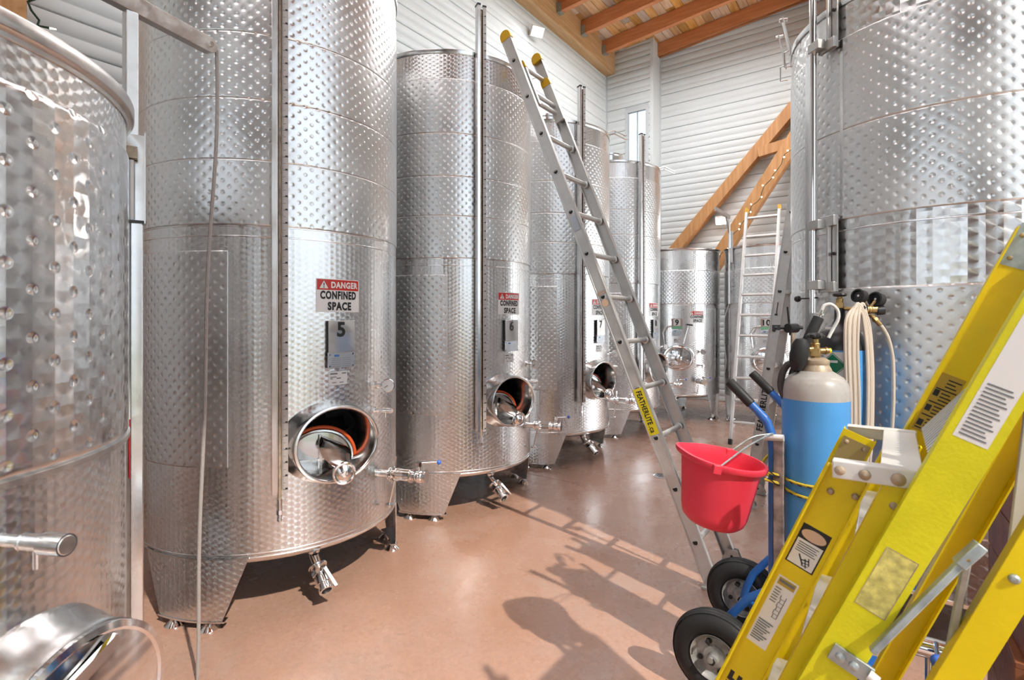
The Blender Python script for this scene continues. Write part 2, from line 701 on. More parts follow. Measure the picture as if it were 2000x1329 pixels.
def plane_map(o, ux, uy, lift=0.0):
    o, ux, uy = Vector(o), Vector(ux).normalized(), Vector(uy).normalized()
    n = ux.cross(uy).normalized() * lift
    return lambda x, y: o + ux * x + uy * y + n


def cyl_map(R, th0, z0, r):
    return lambda x, y: (r * math.cos(R_(th0) + x / R), r * math.sin(R_(th0) + x / R), z0 + y)


def flat(mb, fmap, rects):
    for x0, y0, x1, y1 in rects:
        mb.add([fmap(x0, y0), fmap(x1, y0), fmap(x1, y1), fmap(x0, y1)], [(0, 1, 2, 3)])


# ------------------------------------------------------------------ room shell
WX = -4.65          # left wall face
YF = 9.62           # far wall, bumped-out part
YM = 10.02          # far wall, main part
BX = -3.68          # right edge of the bump
RX = 3.2            # right wall face
YB = -4.2           # wall behind the camera
ZT = 7.3

fl = struct(MB().bmm((WX - .3, YB - .3, -.12), (RX + .3, YM + .3, 0)).build('floor', 'floor_epoxy'))
MB().bmm((-4.4, 4.236, .0), (-2.3, 4.24, .0008)).build('control_joint', 'purple_stain', fl)
dr = MB()
dr.lathe([(.001, .004), (.075, .004), (.085, .002), (.085, 0)], (-1.79, 4.92, .001), n=28)
g_ = dr.build('drain_grate', 'steel', fl)
s_ = MB()
for i in range(-3, 4):
    s_.bmm((-1.79 + i * .019 - .004, 4.92 - .05, .0055), (-1.79 + i * .019 + .004, 4.92 + .05, .0062))
s_.build('slots', 'black_print', g_, kind='stuff')
outside = struct(MB().bmm((RX + .3, -30, -.3), (40, 40, -.13)).build('ground', 'gravel'))
outside2 = struct(MB().bmm((-30, -40, -.3), (RX + .3, YB - .3, -.13)).build('ground', 'gravel'))

BP = 0.225          # board pitch


def board_profile(length, along):
    """one siding board running along the given axis, face toward -out, height BP-.012"""
    h = BP - .006
    prof = [(0, .008), (.003, .017), (.008, .020), (.087, .020), (.091, .0165), (.099, .0165), (.103, .020),
            (h - .008, .020), (h - .003, .017), (h, .008), (h, -.006), (0, -.006)]
    mb = MB()
    n = len(prof)
    for a in (0, length):
        for z, d in prof:
            mb.v.append((d, a, z) if along == 'y' else (a, -d, z))
    for i in range(n):
        k = (i + 1) % n
        mb.f.append((i, k, k + n, i + n))
    mb.f += [tuple(range(n)), tuple(range(2 * n - 1, n - 1, -1))]
    return mb


def board_wall(name, back_a, back_b, origin, length, along, ztop, z0=0.0, flip=False, mat='wall_white'):
    wall = struct(MB().bmm(back_a, back_b).build(name, 'trim_grey'))
    proto = None
    z = z0
    while z < ztop - .05:
        if proto is None:
            proto = board_profile(length, along).build('siding_board', mat, wall, sharp=50)
            proto.location = (origin[0], origin[1], z)
            if flip:
                proto.rotation_euler = (0, 0, PI)
        else:
            share(proto, 'siding_board', wall, (origin[0], origin[1], z), (0, 0, PI) if flip else None)
        z += BP
    return wall


wl = board_wall('wall_left', (WX - .3, YB, 0), (WX - .02, YF, 6.9), (WX - .015, YB, 0), YF - YB, 'y', 6.5)
wf = board_wall('wall_far_bump', (WX, YF + .02, 0), (BX, YF + .06, 4.32), (WX, YF + .015, 0), BX - WX, 'x', 4.35)
MB().bmm((WX, YF + .02, 5.55), (BX, YF + .06, 7.1)).build('backing', 'trim_grey', wf)
MB().bmm((WX, YF + .02, 4.32), (-4.225, YF + .06, 5.55)).build('backing', 'trim_grey', wf)
MB().bmm((-3.765, YF + .02, 4.32), (BX, YF + .06, 5.55)).build('backing', 'trim_grey', wf)
# the bump carries a slit window: boards above and beside it
WZ0, WZ1, WA, WB_ = 4.35, 5.52, -4.20, -3.79
pl = board_profile(WA - .03 - WX, 'x').build('siding_board', 'wall_white', wf, sharp=50)
pr = board_profile(BX - WB_ - .03, 'x').build('siding_board', 'wall_white', wf, sharp=50)
pf = board_profile(BX - WX, 'x').build('siding_board', 'wall_white', wf, sharp=50)
z = 20 * BP
k = 0
zz = 4.35 + (BP - (4.35 % BP)) % BP
pl.location = (WX, YF + .015, zz)
pr.location = (WB_ + .03, YF + .015, zz)
while zz < 5.5:
    if k:
        share(pl, 'siding_board', wf, (WX, YF + .015, zz))
        share(pr, 'siding_board', wf, (WB_ + .03, YF + .015, zz))
    k += 1
    zz += BP
pf.location = (WX, YF + .015, zz)
zz += BP
while zz < 7.0:
    share(pf, 'siding_board', wf, (WX, YF + .015, zz))
    zz += BP
MB().bmm((BX - .05, YF - .012, 0), (BX + .012, YF + .06, 7.1)).build('corner_post', 'wall_white', wf)
MB().bmm((BX - .012, YF + .06, 0), (BX, YM, 7.1)).build('return_face', 'wall_white', wf)
MB().bmm((WX + .03, YF - .012, 0), (WX + .045, YF + .02, 6.4)).build('corner_bead', 'trim_grey', wf)
wn_ = struct(MB().bmm((WA, YF + .03, WZ0), (WB_, YF + .04, WZ1)).build('window_1', 'window_glass'))
fr = MB()
for a, b in (((WA - .03, YF - .02, WZ0 - .03), (WA + .025, YF + .05, WZ1 + .03)),
             ((WB_ - .025, YF - .02, WZ0 - .03), (WB_ + .03, YF + .05, WZ1 + .03)),
             ((WA + .025, YF - .019, WZ1 - .025), (WB_ - .025, YF + .05, WZ1 + .029)),
             ((WA + .025, YF - .019, WZ0 - .029), (WB_ - .025, YF + .05, WZ0 + .025))):
    fr.bmm(a, b)
fr.build('window_frame', 'trim_grey', wn_)
MB().bmm((WA + .19, YF + .02, WZ0), (WA + .21, YF + .05, WZ1)).build('window_mullion', 'trim_grey', wn_)
# open sky shaft behind the slit window is the outdoors: main wall stops at the bump
wm = board_wall('wall_far', (BX, YM + .02, 0), (RX + .3, YM + .3, 8.0), (BX, YM + .015, 0), RX - BX, 'x', 7.6)
bead = MB().bmm((BX + .002, YM - .02, 0), (BX + .02, YM, 7.2)).build('corner_bead', 'trim_grey', wm)
# right wall: a tall open bay toward the yard in front, a wide window at the far end
def plain_wall(name, a, b):
    return struct(MB().bmm(a, b).build(name, 'wall_white'))


plain_wall('wall_right_solid', (RX, 3.4, 0), (RX + .3, 5.9, 7.6))
plain_wall('wall_right_sill', (RX, 5.9, 0), (RX + .3, YM, .25))
plain_wall('wall_right_over_window', (RX, 5.9, 3.6), (RX + .3, YM, 7.6))
plain_wall('wall_right_header', (RX, -1.6, 6.95), (RX + .3, 3.4, 7.6))
plain_wall('wall_right_near', (RX, YB, 0), (RX + .3, -1.6, 7.6))
for yy in (3.4, -1.6):
    struct(MB().bmm((RX, yy - .08, 0), (RX + .25, yy + .08, 6.95)).build('wall_right_post', 'wood_beam'))
# wall behind the camera with one wide window
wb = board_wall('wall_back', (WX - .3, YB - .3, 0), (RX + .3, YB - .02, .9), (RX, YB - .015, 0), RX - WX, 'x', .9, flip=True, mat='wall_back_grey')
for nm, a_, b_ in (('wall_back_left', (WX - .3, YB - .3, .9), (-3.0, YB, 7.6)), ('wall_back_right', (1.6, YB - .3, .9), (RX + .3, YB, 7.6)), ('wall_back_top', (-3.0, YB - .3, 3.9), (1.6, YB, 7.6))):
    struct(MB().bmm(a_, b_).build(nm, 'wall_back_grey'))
for xx in (-3.0, -1.47, .07, 1.6):
    struct(MB().bmm((xx - .05, YB - .2, .9), (xx + .05, YB - .05, 3.9)).build('window_post', 'wood_beam'))

# ceiling: boards on rafters, glulam along the left wall
SL = 0.09
ZR = 6.50           # rafter underside at the glulam
XR0 = -4.45


def zroof(x):
    return ZR + (x - XR0) * SL


ceil = struct(MB().bmm((WX - .3, YB - .3, 0), (RX + .3, YM + .3, .05)).build(
    'ceiling', 'wood_rafter', M=Matrix.Translation((0, 0, zroof(0) + .31)) @ Matrix.Rotation(-math.atan(SL), 4, 'Y')))
ang = -math.atan(SL)
raft_y = [7.44 + .825 * k for k in range(-13, 4)]
rp = None
for yy in raft_y:
    if yy > YM - .05:
        continue
    if rp is None:
        rp = MB().bmm((XR0, -.045, 0), (RX, .045, .24)).build('rafter', 'wood_rafter', ceil, bevel=.004)
        rp.parent = ceil
        obj = rp
        me = rp.data
        for v in me.vertices:
            v.co.z += (v.co.x - XR0) * SL + ZR
        rp.location = (0, yy, 0)
    else:
        share(rp, 'rafter', ceil, (0, yy, 0))
    hb = MB().bmm((XR0, yy - .055, ZR - .005), (XR0 + .012, yy + .055, ZR + .2))
    hb.bmm((XR0, yy - .055, ZR - .008), (XR0 + .09, yy + .055, ZR - .003))
    hb.bmm((XR0, yy - .052, ZR), (XR0 + .085, yy - .047, ZR + .15))
    hb.build('joist_hanger', 'galvanised', ceil)
# last rafter against the main far wall
share(rp, 'rafter', ceil, (0, YM - .07, 0))
# planks
PW = .145
i = 0
x = XR0 - .2
protos = {}
while x < RX:
    y = 5.2 - random.random() * .8
    while y < YM:
        L = random.choice((.82, 1.24, 1.65))
        if L not in protos:
            p = MB().bmm((0, 0, 0), (PW - .006, L - .004, .022)).build('ceiling_plank', 'wood_plank', ceil)
            protos[L] = p
            o = p
        else:
            o = share(protos[L], 'ceiling_plank', ceil)
        if x < 1.0:
            pass
        o.location = (x, y, zroof(x) + .245 + random.uniform(0, .006))
        o.rotation_euler = (0, ang, 0)
        y += L
    x += PW
    i += 1
be = struct(MB().bmm((WX, YB, 6.33), (XR0, YF + .0, 6.86)).build('glulam_beam', 'wood_beam', bevel=.006),)
be['label'] = 'large pale glued timber beam along the top of the left wall'

# timber post by the near tank, braces on the far wall
ps = tag(MB().bmm((-4.63, .66, 0), (-4.41, .90, 6.33)).build('timber_post', 'wood_brace', bevel=.006),
         'brown timber post at the white wall behind the nearest tank rim', 'post')


def brace(p0, p1, w, h, label):
    return tag(MB().bar(p0, p1, w, h, (0, 1, 0)).build('timber_brace', 'wood_brace', bevel=.005), label, 'brace')


YB1 = YM - .02
d0 = Vector((-3.54, 9.86, 2.56))
d1 = Vector((-0.86, 9.86, 5.55))
brace(d0, d1, .19, .20, 'long diagonal timber brace crossing the far white wall, left one')
brace((-2.62, 9.62, 2.35), (-.68, 9.62, 5.35), .24, .18, 'diagonal timber brace with string lights, right of the other brace')
brace((-1.86, 9.74, 4.33), (-.60, 9.74, 4.52), .17, .12, 'short nearly level timber tie joining the two diagonal braces')

struct(MB().bmm((-.86, 9.50, 0), (-.60, 9.98, 6.6)).build('trim_1', 'wood_brace', bevel=.005))
sl = thing('string_lights', 'string of tiny warm bulbs running up the right diagonal brace', 'lights', (0, 0, 0))
a0, a1 = Vector((-2.50, 9.50, 2.45)), Vector((-.75, 9.50, 5.16))
wp, bl = [], MB()
for k in range(41):
    q = a0.lerp(a1, k / 40) + Vector((.02 * math.sin(k * 1.7), -.012 + .008 * math.sin(k * 2.3), .03 * math.sin(k * 1.1)))
    wp.append(q)
MB().tube(wp, .006, 6).build('cable', 'cable_green', sl)
for k in range(0, 41, 2):
    b_ = MB().sphere((0, 0, 0), .014, 6).build('bulb', 'bulb_glow', sl) if k == 0 else share(sl_b, 'bulb', sl)
    if k == 0:
        sl_b = b_
    b_.location = wp[k] + Vector((.02 * (-1) ** (k // 2), -.014, .01))
sl2 = thing('string_lights', 'dark cable with small white bulbs wound on the timber post, upper left corner', 'lights')
pts = [(-4.40 + .03 * math.sin(k * .9), .93 + .035 * math.sin(k * 1.4), 3.2 + k * .035) for k in range(40)]
MB().tube(pts, .007, 6).build('cable', 'cable_green', sl2)
for k in range(2, 40, 3):
    p = Vector(pts[k])
    s2 = Vector((.05, .05 * (1 if k % 2 else .4), -.01 if k % 2 else .02))
    MB().cyl(p, p + s2, .006, .008, 8).build('bulb_holder', 'cable_green', sl2)
    MB().cyl(p + s2, p + s2 * 1.5, .007, .004, 8).build('bulb', 'bulb_glow', sl2)


# wall floodlights
def floodlight(loc, aim, label, power):
    t = thing('floodlight', label, 'lamp', loc)
    d = Vector(aim).normalized()
    q = d.to_track_quat('Z', 'Y').to_matrix().to_4x4()
    MB().bmm((-.11, -.08, -.03), (.11, .08, .02)).build('housing', 'white_metal', t, bevel=.006, M=q)
    MB().bmm((-.095, -.065, .0205), (.095, .065, .024)).build('lens', 'lamp_glow', t, M=q)
    back = -Vector((1, 0, 0)) if abs(loc[0] - WX) < .3 else Vector((0, 1, 0))
    MB().cyl((0, 0, 0), back * .14, .02, n=12).build('bracket_arm', 'trim_grey', t)
    ld = bpy.data.lights.new('floodlight_lamp', 'AREA')
    ld.size = .18
    ld.energy = power
    lo = bpy.data.objects.new('floodlight_lamp', ld)
    COL.objects.link(lo)
    lo.parent = t
    lo.location = d * .03
    lo.rotation_euler = (-d).to_track_quat('Z', 'Y').to_euler()
    return t


floodlight((WX + .13, 6.92, 6.0), (.65, -.35, -.55), 'small white floodlight on the left wall beneath the beam', 12)
floodlight((-2.50, YM - .14, 3.27), (.1, -.75, -.5), 'small white floodlight on the far wall beside the tall rack', 8)

# red hose on the wall between the two front tanks
hz = thing('hose_hank', 'red hose hanging coiled on the wall, seen between the first two tanks', 'hose', (-4.55, 1.55, 0))
for k in range(5):
    pts = [(.02 * k, (.17 + .012 * k) * math.cos(t * PI / 18) + .01 * k, .72 + (.24 + .015 * k) * math.sin(t * PI / 18)) for t in range(36)]
    MB().tube(pts, .016, 8, closed=True).build('hose_loop', 'red_hose', hz)
MB().cyl((-.09, 0, .98), (.14, 0, .98), .015).build('wall_hook', 'steel', hz)


# ------------------------------------------------------------------ tanks
def er(th):
    return Vector((math.cos(R_(th)), math.sin(R_(th)), 0))


def et(th):
    return Vector((-math.sin(R_(th)), math.cos(R_(th)), 0))


UP = Vector((0, 0, 1))


def P(th, r, z):
    return er(th) * r + UP * z


def tank_shell(t, R, zb, zt, man=None, mat='steel_swirl'):
    """lower shell wall with the manway hole cut, rounded bottom, roof cone"""
    ths = []
    a = -180.0
    while a < 180 - 1e-6:
        ths.append(a)
        near = man and abs((a - man[0] + 180) % 360 - 180) < 26
        a += 1.0 if near else 3.0
    ths.append(180.0)
    zs = [zb]
    z_ = zb
    while z_ < zt - 1e-6:
        near = man and abs(z_ - man[1]) < man[3] + .13
        z_ = min(zt, z_ + (.012 if near else .08))
        zs.append(z_)
    mb = MB()
    m_ = len(zs)
    ins = []
    for a in ths:
        for z_ in zs:
            mb.uv[len(mb.v)] = (R_(a) * R, z_)
            mb.v.append((R * math.cos(R_(a)), R * math.sin(R_(a)), z_))
            if man:
                x = R * math.sin(R_(a - man[0]))
                ins.append(math.cos(R_(a - man[0])) > 0 and (x / man[2]) ** 2 + ((z_ - man[1]) / man[3]) ** 2 < 1)
            else:
                ins.append(False)
    for i in range(len(ths) - 1):
        for j in range(m_ - 1):
            q = (i * m_ + j, (i + 1) * m_ + j, (i + 1) * m_ + j + 1, i * m_ + j + 1)
            if not any(ins[k] for k in q):
                mb.f.append(q)
    mb.build('shell', mat, t)
    b = MB().lathe([(R, zb), (R + .003, zb - .004), (R - .004, zb - .022), (R - .03, zb - .038), (R * .6, zb - .055), (0, zb - .07)], n=96)
    b.build('bottom', 'steel', t, sharp=50)


def tank_roof(t, R, zt, cone=.16):
    MB().lathe([(R - .004, zt - .03), (R + .006, zt - .03), (R + .010, zt - .02), (R + .010, zt), (R - .004, zt + .004),
                (R * .5, zt + cone * .6), (.19, zt + cone), (.19, zt + cone + .07), (.21, zt + cone + .07), (.21, zt + cone + .09), (0, zt + cone + .10)],
               n=96).build('roof', 'steel', t)


def weld_ring(t, R, z_, w=.004):
    MB().lathe([(R, z_ - w), (R + .0022, z_ - w * .5), (R + .0022, z_ + w * .5), (R, z_ + w)], n=96).build('weld_seam', 'steel', t)


def skirt_leg(t, R, th, ztop, half_t, half_b, mat='steel_swirl', zlow=.05, feet=(-8.2, 8.2)):
    mb = MB()
    nt, nz = 14, 8
    for rr in (R + .004, R - .002):
        for j in range(nz + 1):
            f = j / nz
            hw = half_b + (half_t - half_b) * f
            for i in range(nt + 1):
                a = th - hw + 2 * hw * i / nt
                z_ = zlow + (ztop - zlow) * f
                mb.uv[len(mb.v)] = (R_(a) * R, z_)
                mb.v.append((rr * math.cos(R_(a)), rr * math.sin(R_(a)), z_))
    n1 = nt + 1
    off = n1 * (nz + 1)
    for j in range(nz):
        for i in range(nt):
            a = j * n1 + i
            mb.f.append((a, a + 1, a + n1 + 1, a + n1))
            mb.f.append((off + a + n1, off + a + n1 + 1, off + a + 1, off + a))
    for j in range(nz):
        for i in (0, nt):
            a = j * n1 + i
            q = (a, a + n1, off + a + n1, off + a)
            mb.f.append(q if i == 0 else q[::-1])
    for i in range(nt):
        a = nz * n1 + i
        mb.f.append((a, a + 1, off + a + 1, off + a))
    leg = mb.build('leg', mat, t)
    pl_ = MB()
    for j, (r0, r1) in enumerate(((R - .034, R + .008),)):
        vs = []
        for i in range(13):
            a = th - half_b - 1 + (2 * half_b + 2) * i / 12
            for r in (r0, r1):
                for z_ in (zlow - .008, zlow):
                    vs.append(P(a, r, z_))
        fs = []
        for i in range(12):
            k = i * 4
            fs += [(k, k + 2, k + 6, k + 4), (k + 1, k + 5, k + 7, k + 3), (k, k + 4, k + 5, k + 1), (k + 2, k + 3, k + 7, k + 6)]
        fs += [(0, 1, 3, 2), (48, 50, 51, 49)]
        pl_.add(vs, fs)
    pl_.build('foot_plate', 'steel', leg)
    MB().lathe([(R - .001, ztop - .004), (R + .006, ztop - .003), (R + .006, ztop + .003), (R - .001, ztop + .004)], n=3)
    MB().cylpatch(R + .003, th - half_t, th + half_t, ztop - .003, ztop + .003, .004).build('weld_line', 'steel', leg)
    for f in feet:
        p = P(th + f, R - .022, 0)
        foot = MB().lathe([(.046, 0), (.047, .006), (.040, .012), (.020, .030), (.014, .034), (.0, .036)], p, n=20)
        fo = foot.build('foot', 'steel_polished', leg)
        MB().cyl(p + UP * .03, p + UP * (zlow - .004), .011, n=12).cyl(p + UP * .034, p + UP * .043, .018, n=6).build('foot_stem', 'steel_polished', fo)
    return leg


def manway(t, th, zc, w, h, rl, rin, door='open'):
    e, q = er(th), et(th)

    def ring(ds, r, a):
        return e * r + q * ((w + ds) * math.cos(a)) + UP * (zc + (h + ds) * math.sin(a))
    prof = [(-.016, rin), (-.016, rl - .012), (-.012, rl - .002), (-.004, rl + .003), (.004, rl), (.007, rl - .012), (.006, rl - .04),
            (.009, rl - .075), (.022, rl - .11), (.032, rl - .15), (.032, rin + .02)]
    n = 64
    mb = MB()
    vs = [ring(ds, r, 2 * PI * i / n) for ds, r in prof for i in range(n)]
    fs = []
    for j in range(len(prof) - 1):
        for i in range(n):
            k = (i + 1) % n
            fs.append((j * n + i, (j + 1) * n + i, (j + 1) * n + k, j * n + k))
    mb.add(vs, fs)
    neck = mb.build('manway_neck', 'steel', t, sharp=45)

    def oval(mbx, c, ux, uy, nx, a_, b_, thick, dome=0.0):
        rings = [(1.0, 0), (1.0, thick), (.93, thick + .004), (.9, thick - .004 + dome * .2), (.5, thick + dome * .8), (0.001, thick + dome)]
        vs_ = [c + nx * zz + ux * (a_ * s_ * math.cos(2 * PI * i / 48)) + uy * (b_ * s_ * math.sin(2 * PI * i / 48)) for s_, zz in rings for i in range(48)]
        fs_ = []
        for j in range(len(rings) - 1):
            for i in range(48):
                k = (i + 1) % 48
                fs_.append((j * 48 + i, j * 48 + k, (j + 1) * 48 + k, (j + 1) * 48 + i))
        mbx.add(vs_, fs_)
    if door == 'open':
        c = e * (rl - .20) + UP * (zc - .105) - q * .012
        nx = (e * .95 + UP * -.06 + q * -.26).normalized()
        ux = UP.cross(nx).normalized()
        uy = nx.cross(ux)
        a_, b_ = w * .83, h * .86
        hd = MB()
        oval(hd, c, ux, uy, nx, a_ * .94, b_ * .94, .012, .008)
        hatch = hd.build('hatch_door', 'steel_hatch', t, sharp=50)
        gk = [c + ux * (a_ * math.cos(2 * PI * i / 48)) + uy * (b_ * math.sin(2 * PI * i / 48)) + nx * -.004 for i in range(48)]
        MB().tube(gk, .010, 8, closed=True).build('gasket', 'gasket_orange', hatch)
        lp_ = [c + ux * (a_ * .9 * math.cos(2 * PI * i / 48)) + uy * (b_ * .9 * math.sin(2 * PI * i / 48)) + nx * .018 for i in range(48)]
        MB().tube(lp_, .004, 6, closed=True).build('door_rim', 'steel', hatch)
        rb = MB()
        rb.bar(c + ux * -.14 + nx * .024, c + ux * .02 + nx * .024, .012, .006, nx)
        rb.bar(c + uy * -.13 + nx * .03, c + uy * .13 + nx * .03, .014, .022, nx)
        rb.build('door_rib', 'steel', hatch)
        hw = e * (rl + .055) + UP * (zc - .135)
        fin = MB()
        pts = [c + uy * .12 + nx * .03 + ux * .005, c + uy * .05 + ux * .12 + nx * .05, c + uy * -.02 + ux * .13 + nx * .05,
               hw - e * .03 + ux * .03, hw - e * .03 - ux * .03, c + uy * -.02 + nx * .04 - ux * .01]
        thk = nx * .012
        # sickle-shaped yoke: two curved cheeks lofted from the door top to the wheel
        left, right = [], []
        p_top, p_tip = c + uy * .125 + nx * .035, c + uy * .055 + ux * .145 + nx * .06
        for k in range(9):
            s_ = k / 8
            base = p_top.lerp(hw - e * .035, s_) - ux * (.045 * math.sin(PI * s_))
            wid = (1 - s_) ** 1.3 * .0 + .045
            left.append(base)
            far_ = p_top.lerp(p_tip, min(1, s_ * 2.2)) if s_ < .46 else p_tip.lerp(hw - e * .035 + ux * .028, (s_ - .46) / .54)
            right.append(far_ + ux * .004)
        vs_ = []
        for l_, r_ in zip(left, right):
            mid = (l_ + r_) / 2 + nx * .030
            vs_ += [l_, mid, r_, r_ - nx * .008, l_ - nx * .008]
        fs_ = []
        for k in range(8):
            for i in range(5):
                j = (i + 1) % 5
                fs_.append((k * 5 + i, k * 5 + j, (k + 1) * 5 + j, (k + 1) * 5 + i))
        fin.add(vs_, fs_)
        yk = fin.build('yoke', 'steel_hatch', t, sharp=60)
        MB().cyl(hw - e * .10, hw, .012).build('spindle', 'steel', yk)
        whl = MB().tube([hw + (ux * math.cos(2 * PI * i / 36) + uy * math.sin(2 * PI * i / 36)) * .05 for i in range(36)], .0075, 8, closed=True)
        wo = whl.build('handwheel', 'steel_polished', t)
        MB().lathe([(.046, -.002), (.040, .004), (.018, .014), (.014, .022), (.0, .023)], hw, nx, 28).build('hub', 'steel_polished', wo)
    else:
        hd = MB()
        oval(hd, e * (rl + .002) + UP * zc, q, UP, e, w + .004, h + .004, .012, .02)
        hatch = hd.build('hatch_door', 'steel_polished', t, sharp=40)
        if door == 'wheel':
            c = e * (rl + .06) + UP * zc
            for i in range(6):
                a = PI / 6 + i * PI / 3
                MB().bar(c, c + q * (.17 * math.cos(a)) + UP * (.145 * math.sin(a)) - e * .03, .018, .008, e).build('spoke', 'steel', hatch)
            MB().lathe([(.045, -.05), (.05, 0), (.03, .02), (0, .024)], c, e, 20).build('hub', 'steel_polished', hatch)
            MB().tube([c - e * .03 + q * (.19 * math.cos(2 * PI * i / 40)) + UP * (.16 * math.sin(2 * PI * i / 40)) for i in range(40)], .009, 8, closed=True).build('wheel_ring', 'steel_polished', hatch)
        else:
            c = e * (rl + .03) + UP * zc
            MB().bar(c - q * (w * .98) + UP * .07, c + q * (w * .3) + UP * .16, .03, .012, e).build('clamp_bar', 'steel_polished', hatch)
            MB().lathe([(.05, 0), (.052, .01), (.02, .02), (0, .022)], c + q * .14 - UP * .06, e, 24).build('clamp_knob', 'plastic_black', hatch)
    return neck


def sight_gauge(t, R, th, z0, z1, marks=True, bracket=True):
    e, q = er(th), et(th)
    g = MB()
    M = Matrix((( q.x, e.x, 0), (q.y, e.y, 0), (0, 0, 1)))
    o = e * (R + .055)
    H_ = z1 - z0
    zc = (z0 + z1) / 2
    g.box(o + q * -.030 + UP * zc, (.024, .05, H_), M)
    g.box(o + q * .004 - e * .021 + UP * zc, (.048, .006, H_), M)
    ch = g.build('gauge_channel', 'steel', t, bevel=.002)
    MB().cyl(o + q * -.006 + UP * (z0 - .04), o + q * -.006 + UP * (z1 - .03), .0075, n=10).build('gauge_tube', 'cyl_collar', ch)
    ru = MB()
    ru.box(o + q * .018 + e * .012 + UP * zc, (.026, .003, H_ - .004), M)
    ru.box(o + q * .029 - e * .004 + UP * zc, (.003, .034, H_ - .004), M)
    ro = ru.build('ruler', 'ruler_face', ch)
    if marks:
        mk = MB()
        fm = plane_map(o + q * .018 + e * .0137, q, UP, .0006)
        nst = int(H_ / .0064)
        rects = []
        for i in range(nst):
            zz = z0 + .02 + i * .0064
            if zz > z1 - .02:
                break
            if i % 10 == 0:
                rects.append((-.012, zz - .0010, .012, zz + .0010))
                rects.append((.000, zz + .0015, .0105, zz + .0075))
            elif i % 5 == 0:
                rects.append((-.012, zz - .0007, .002, zz + .0007))
            elif marks == 'fine':
                rects.append((-.012, zz - .0006, -.007, zz + .0006))
        flat(mk, fm, rects)
        mk.build('ruler_marks', 'black_print', ro, kind='stuff')
    cap = MB()
    cap.box(o + q * -.030 + UP * (z1 + .006), (.027, .053, .014), M)
    cap.box(o + q * .018 + e * .010 + UP * (z1 + .004), (.029, .012, .012), M)
    cap.build('gauge_cap', 'plastic_black', ch)
    if bracket:
        bq = MB()
        for zz in (z0 + .12, (z0 + min(z1, 3.3)) / 2, min(z1, 3.4) - .1):
            bq.box(e * (R + .016) + q * -.01 + UP * zc * 0 + UP * zz, (.03, .04, .03), M)
        bq.build('gauge_bracket', 'steel', ch)
    v = MB()
    b0 = o + q * -.006 + UP * (z0 - .05)
    v.cyl(b0 + UP * .02, b0 - UP * .03, .012, n=12).cyl(b0 - UP * .03, b0 - UP * .05, .016, n=8).cyl(b0 - UP * .05, b0 - UP * .085, .010, n=12)
    for k in range(4):
        v.cyl(b0 - UP * (.055 + .008 * k), b0 - UP * (.058 + .008 * k), .013, n=12)
    v.build('gauge_drain', 'steel_polished', ch)
    return ch


def danger_sign(t, R, th, zc, w=.245, h=.172, off=.001):
    sg = MB().cylpatch(R + off, th - math.degrees(w / 2 / R), th + math.degrees(w / 2 / R), zc - h / 2, zc + h / 2, .0015)
    s = sg.build('danger_sign', 'white_sign', t, label='white and red danger confined space sign')
    r = R + off + .0015
    a = math.degrees((w / 2 - .004) / R)
    MB().cylpatch(r, th - a, th + a, zc + h * .5 - .058, zc + h * .5 - .004, .0006).build('red_header', 'red_sign', s)
    fm = cyl_map(R, th, zc, r + .0012)
    mb = MB()
    word(mb, 'DANGER', fm, .034, .158, .045, .034, h * .5 - .031)
    # warning triangle
    cx, cy, k = -.083, h * .5 - .033, .023
    mb.add([fm(cx - k, cy - k * .75), fm(cx + k, cy - k * .75), fm(cx, cy + k)], [(0, 1, 2)])
    mb.build('danger_word', 'white_sign', s, sharp=180)
    fb = cyl_map(R, th, zc, r + .0009)
    mb = MB()
    word(mb, 'CONFINED', fb, .044, .205, .05, 0, .002)
    word(mb, 'SPACE', fb, .044, .135, .05, .004, -.055)
    fm2 = cyl_map(R, th, zc, r + .0020)
    word(mb, '!', fm2, .026, None, .02, cx, cy - .001)
    mb.build('black_words', 'black_print', s, sharp=180)
    return s


def number_plate(t, R, th, zc, num, w=.15, h=.165, far=False):
    e, q = er(th), et(th)
    off = R + .022
    M = Matrix(((q.x, e.x, 0), (q.y, e.y, 0), (0, 0, 1)))
    c = e * off + UP * zc
    p = MB().box(c, (w, .003, h), M).build('number_plate', 'plate_brown' if far else 'mirror', t, bevel=.001,
                                            label='plate with the number ' + num)
    for s_ in (-1, 1):
        MB().box(c - e * .012 + q * (s_ * (w / 2 - .004)), (.006, .022, h * .98), M).build('plate_standoff', 'plastic_black', p)
    fm = plane_map(c + e * .0022, q, UP, .0004)
    if far:
        mb = MB()
        flat(mb, fm, [(-.05, -h * .2, .05, h * .45)])
        mb.build('white_panel', 'white_sign', p)
        mb = MB()
        flat(mb, plane_map(c + e * .0022, q, UP, .0002), [(-w / 2, -h / 2, w / 2, -h * .25)])
        mb.build('green_strip', 'plate_green', p)
        fm = plane_map(c + e * .0022, q, UP, .0012)
    mb = MB()
    word(mb, num, fm, .078 if not far else .085, None, .035, -.005 if not far else 0, .036 if not far else .02)
    mb.build('number', 'black_print', p, sharp=180)
    return p


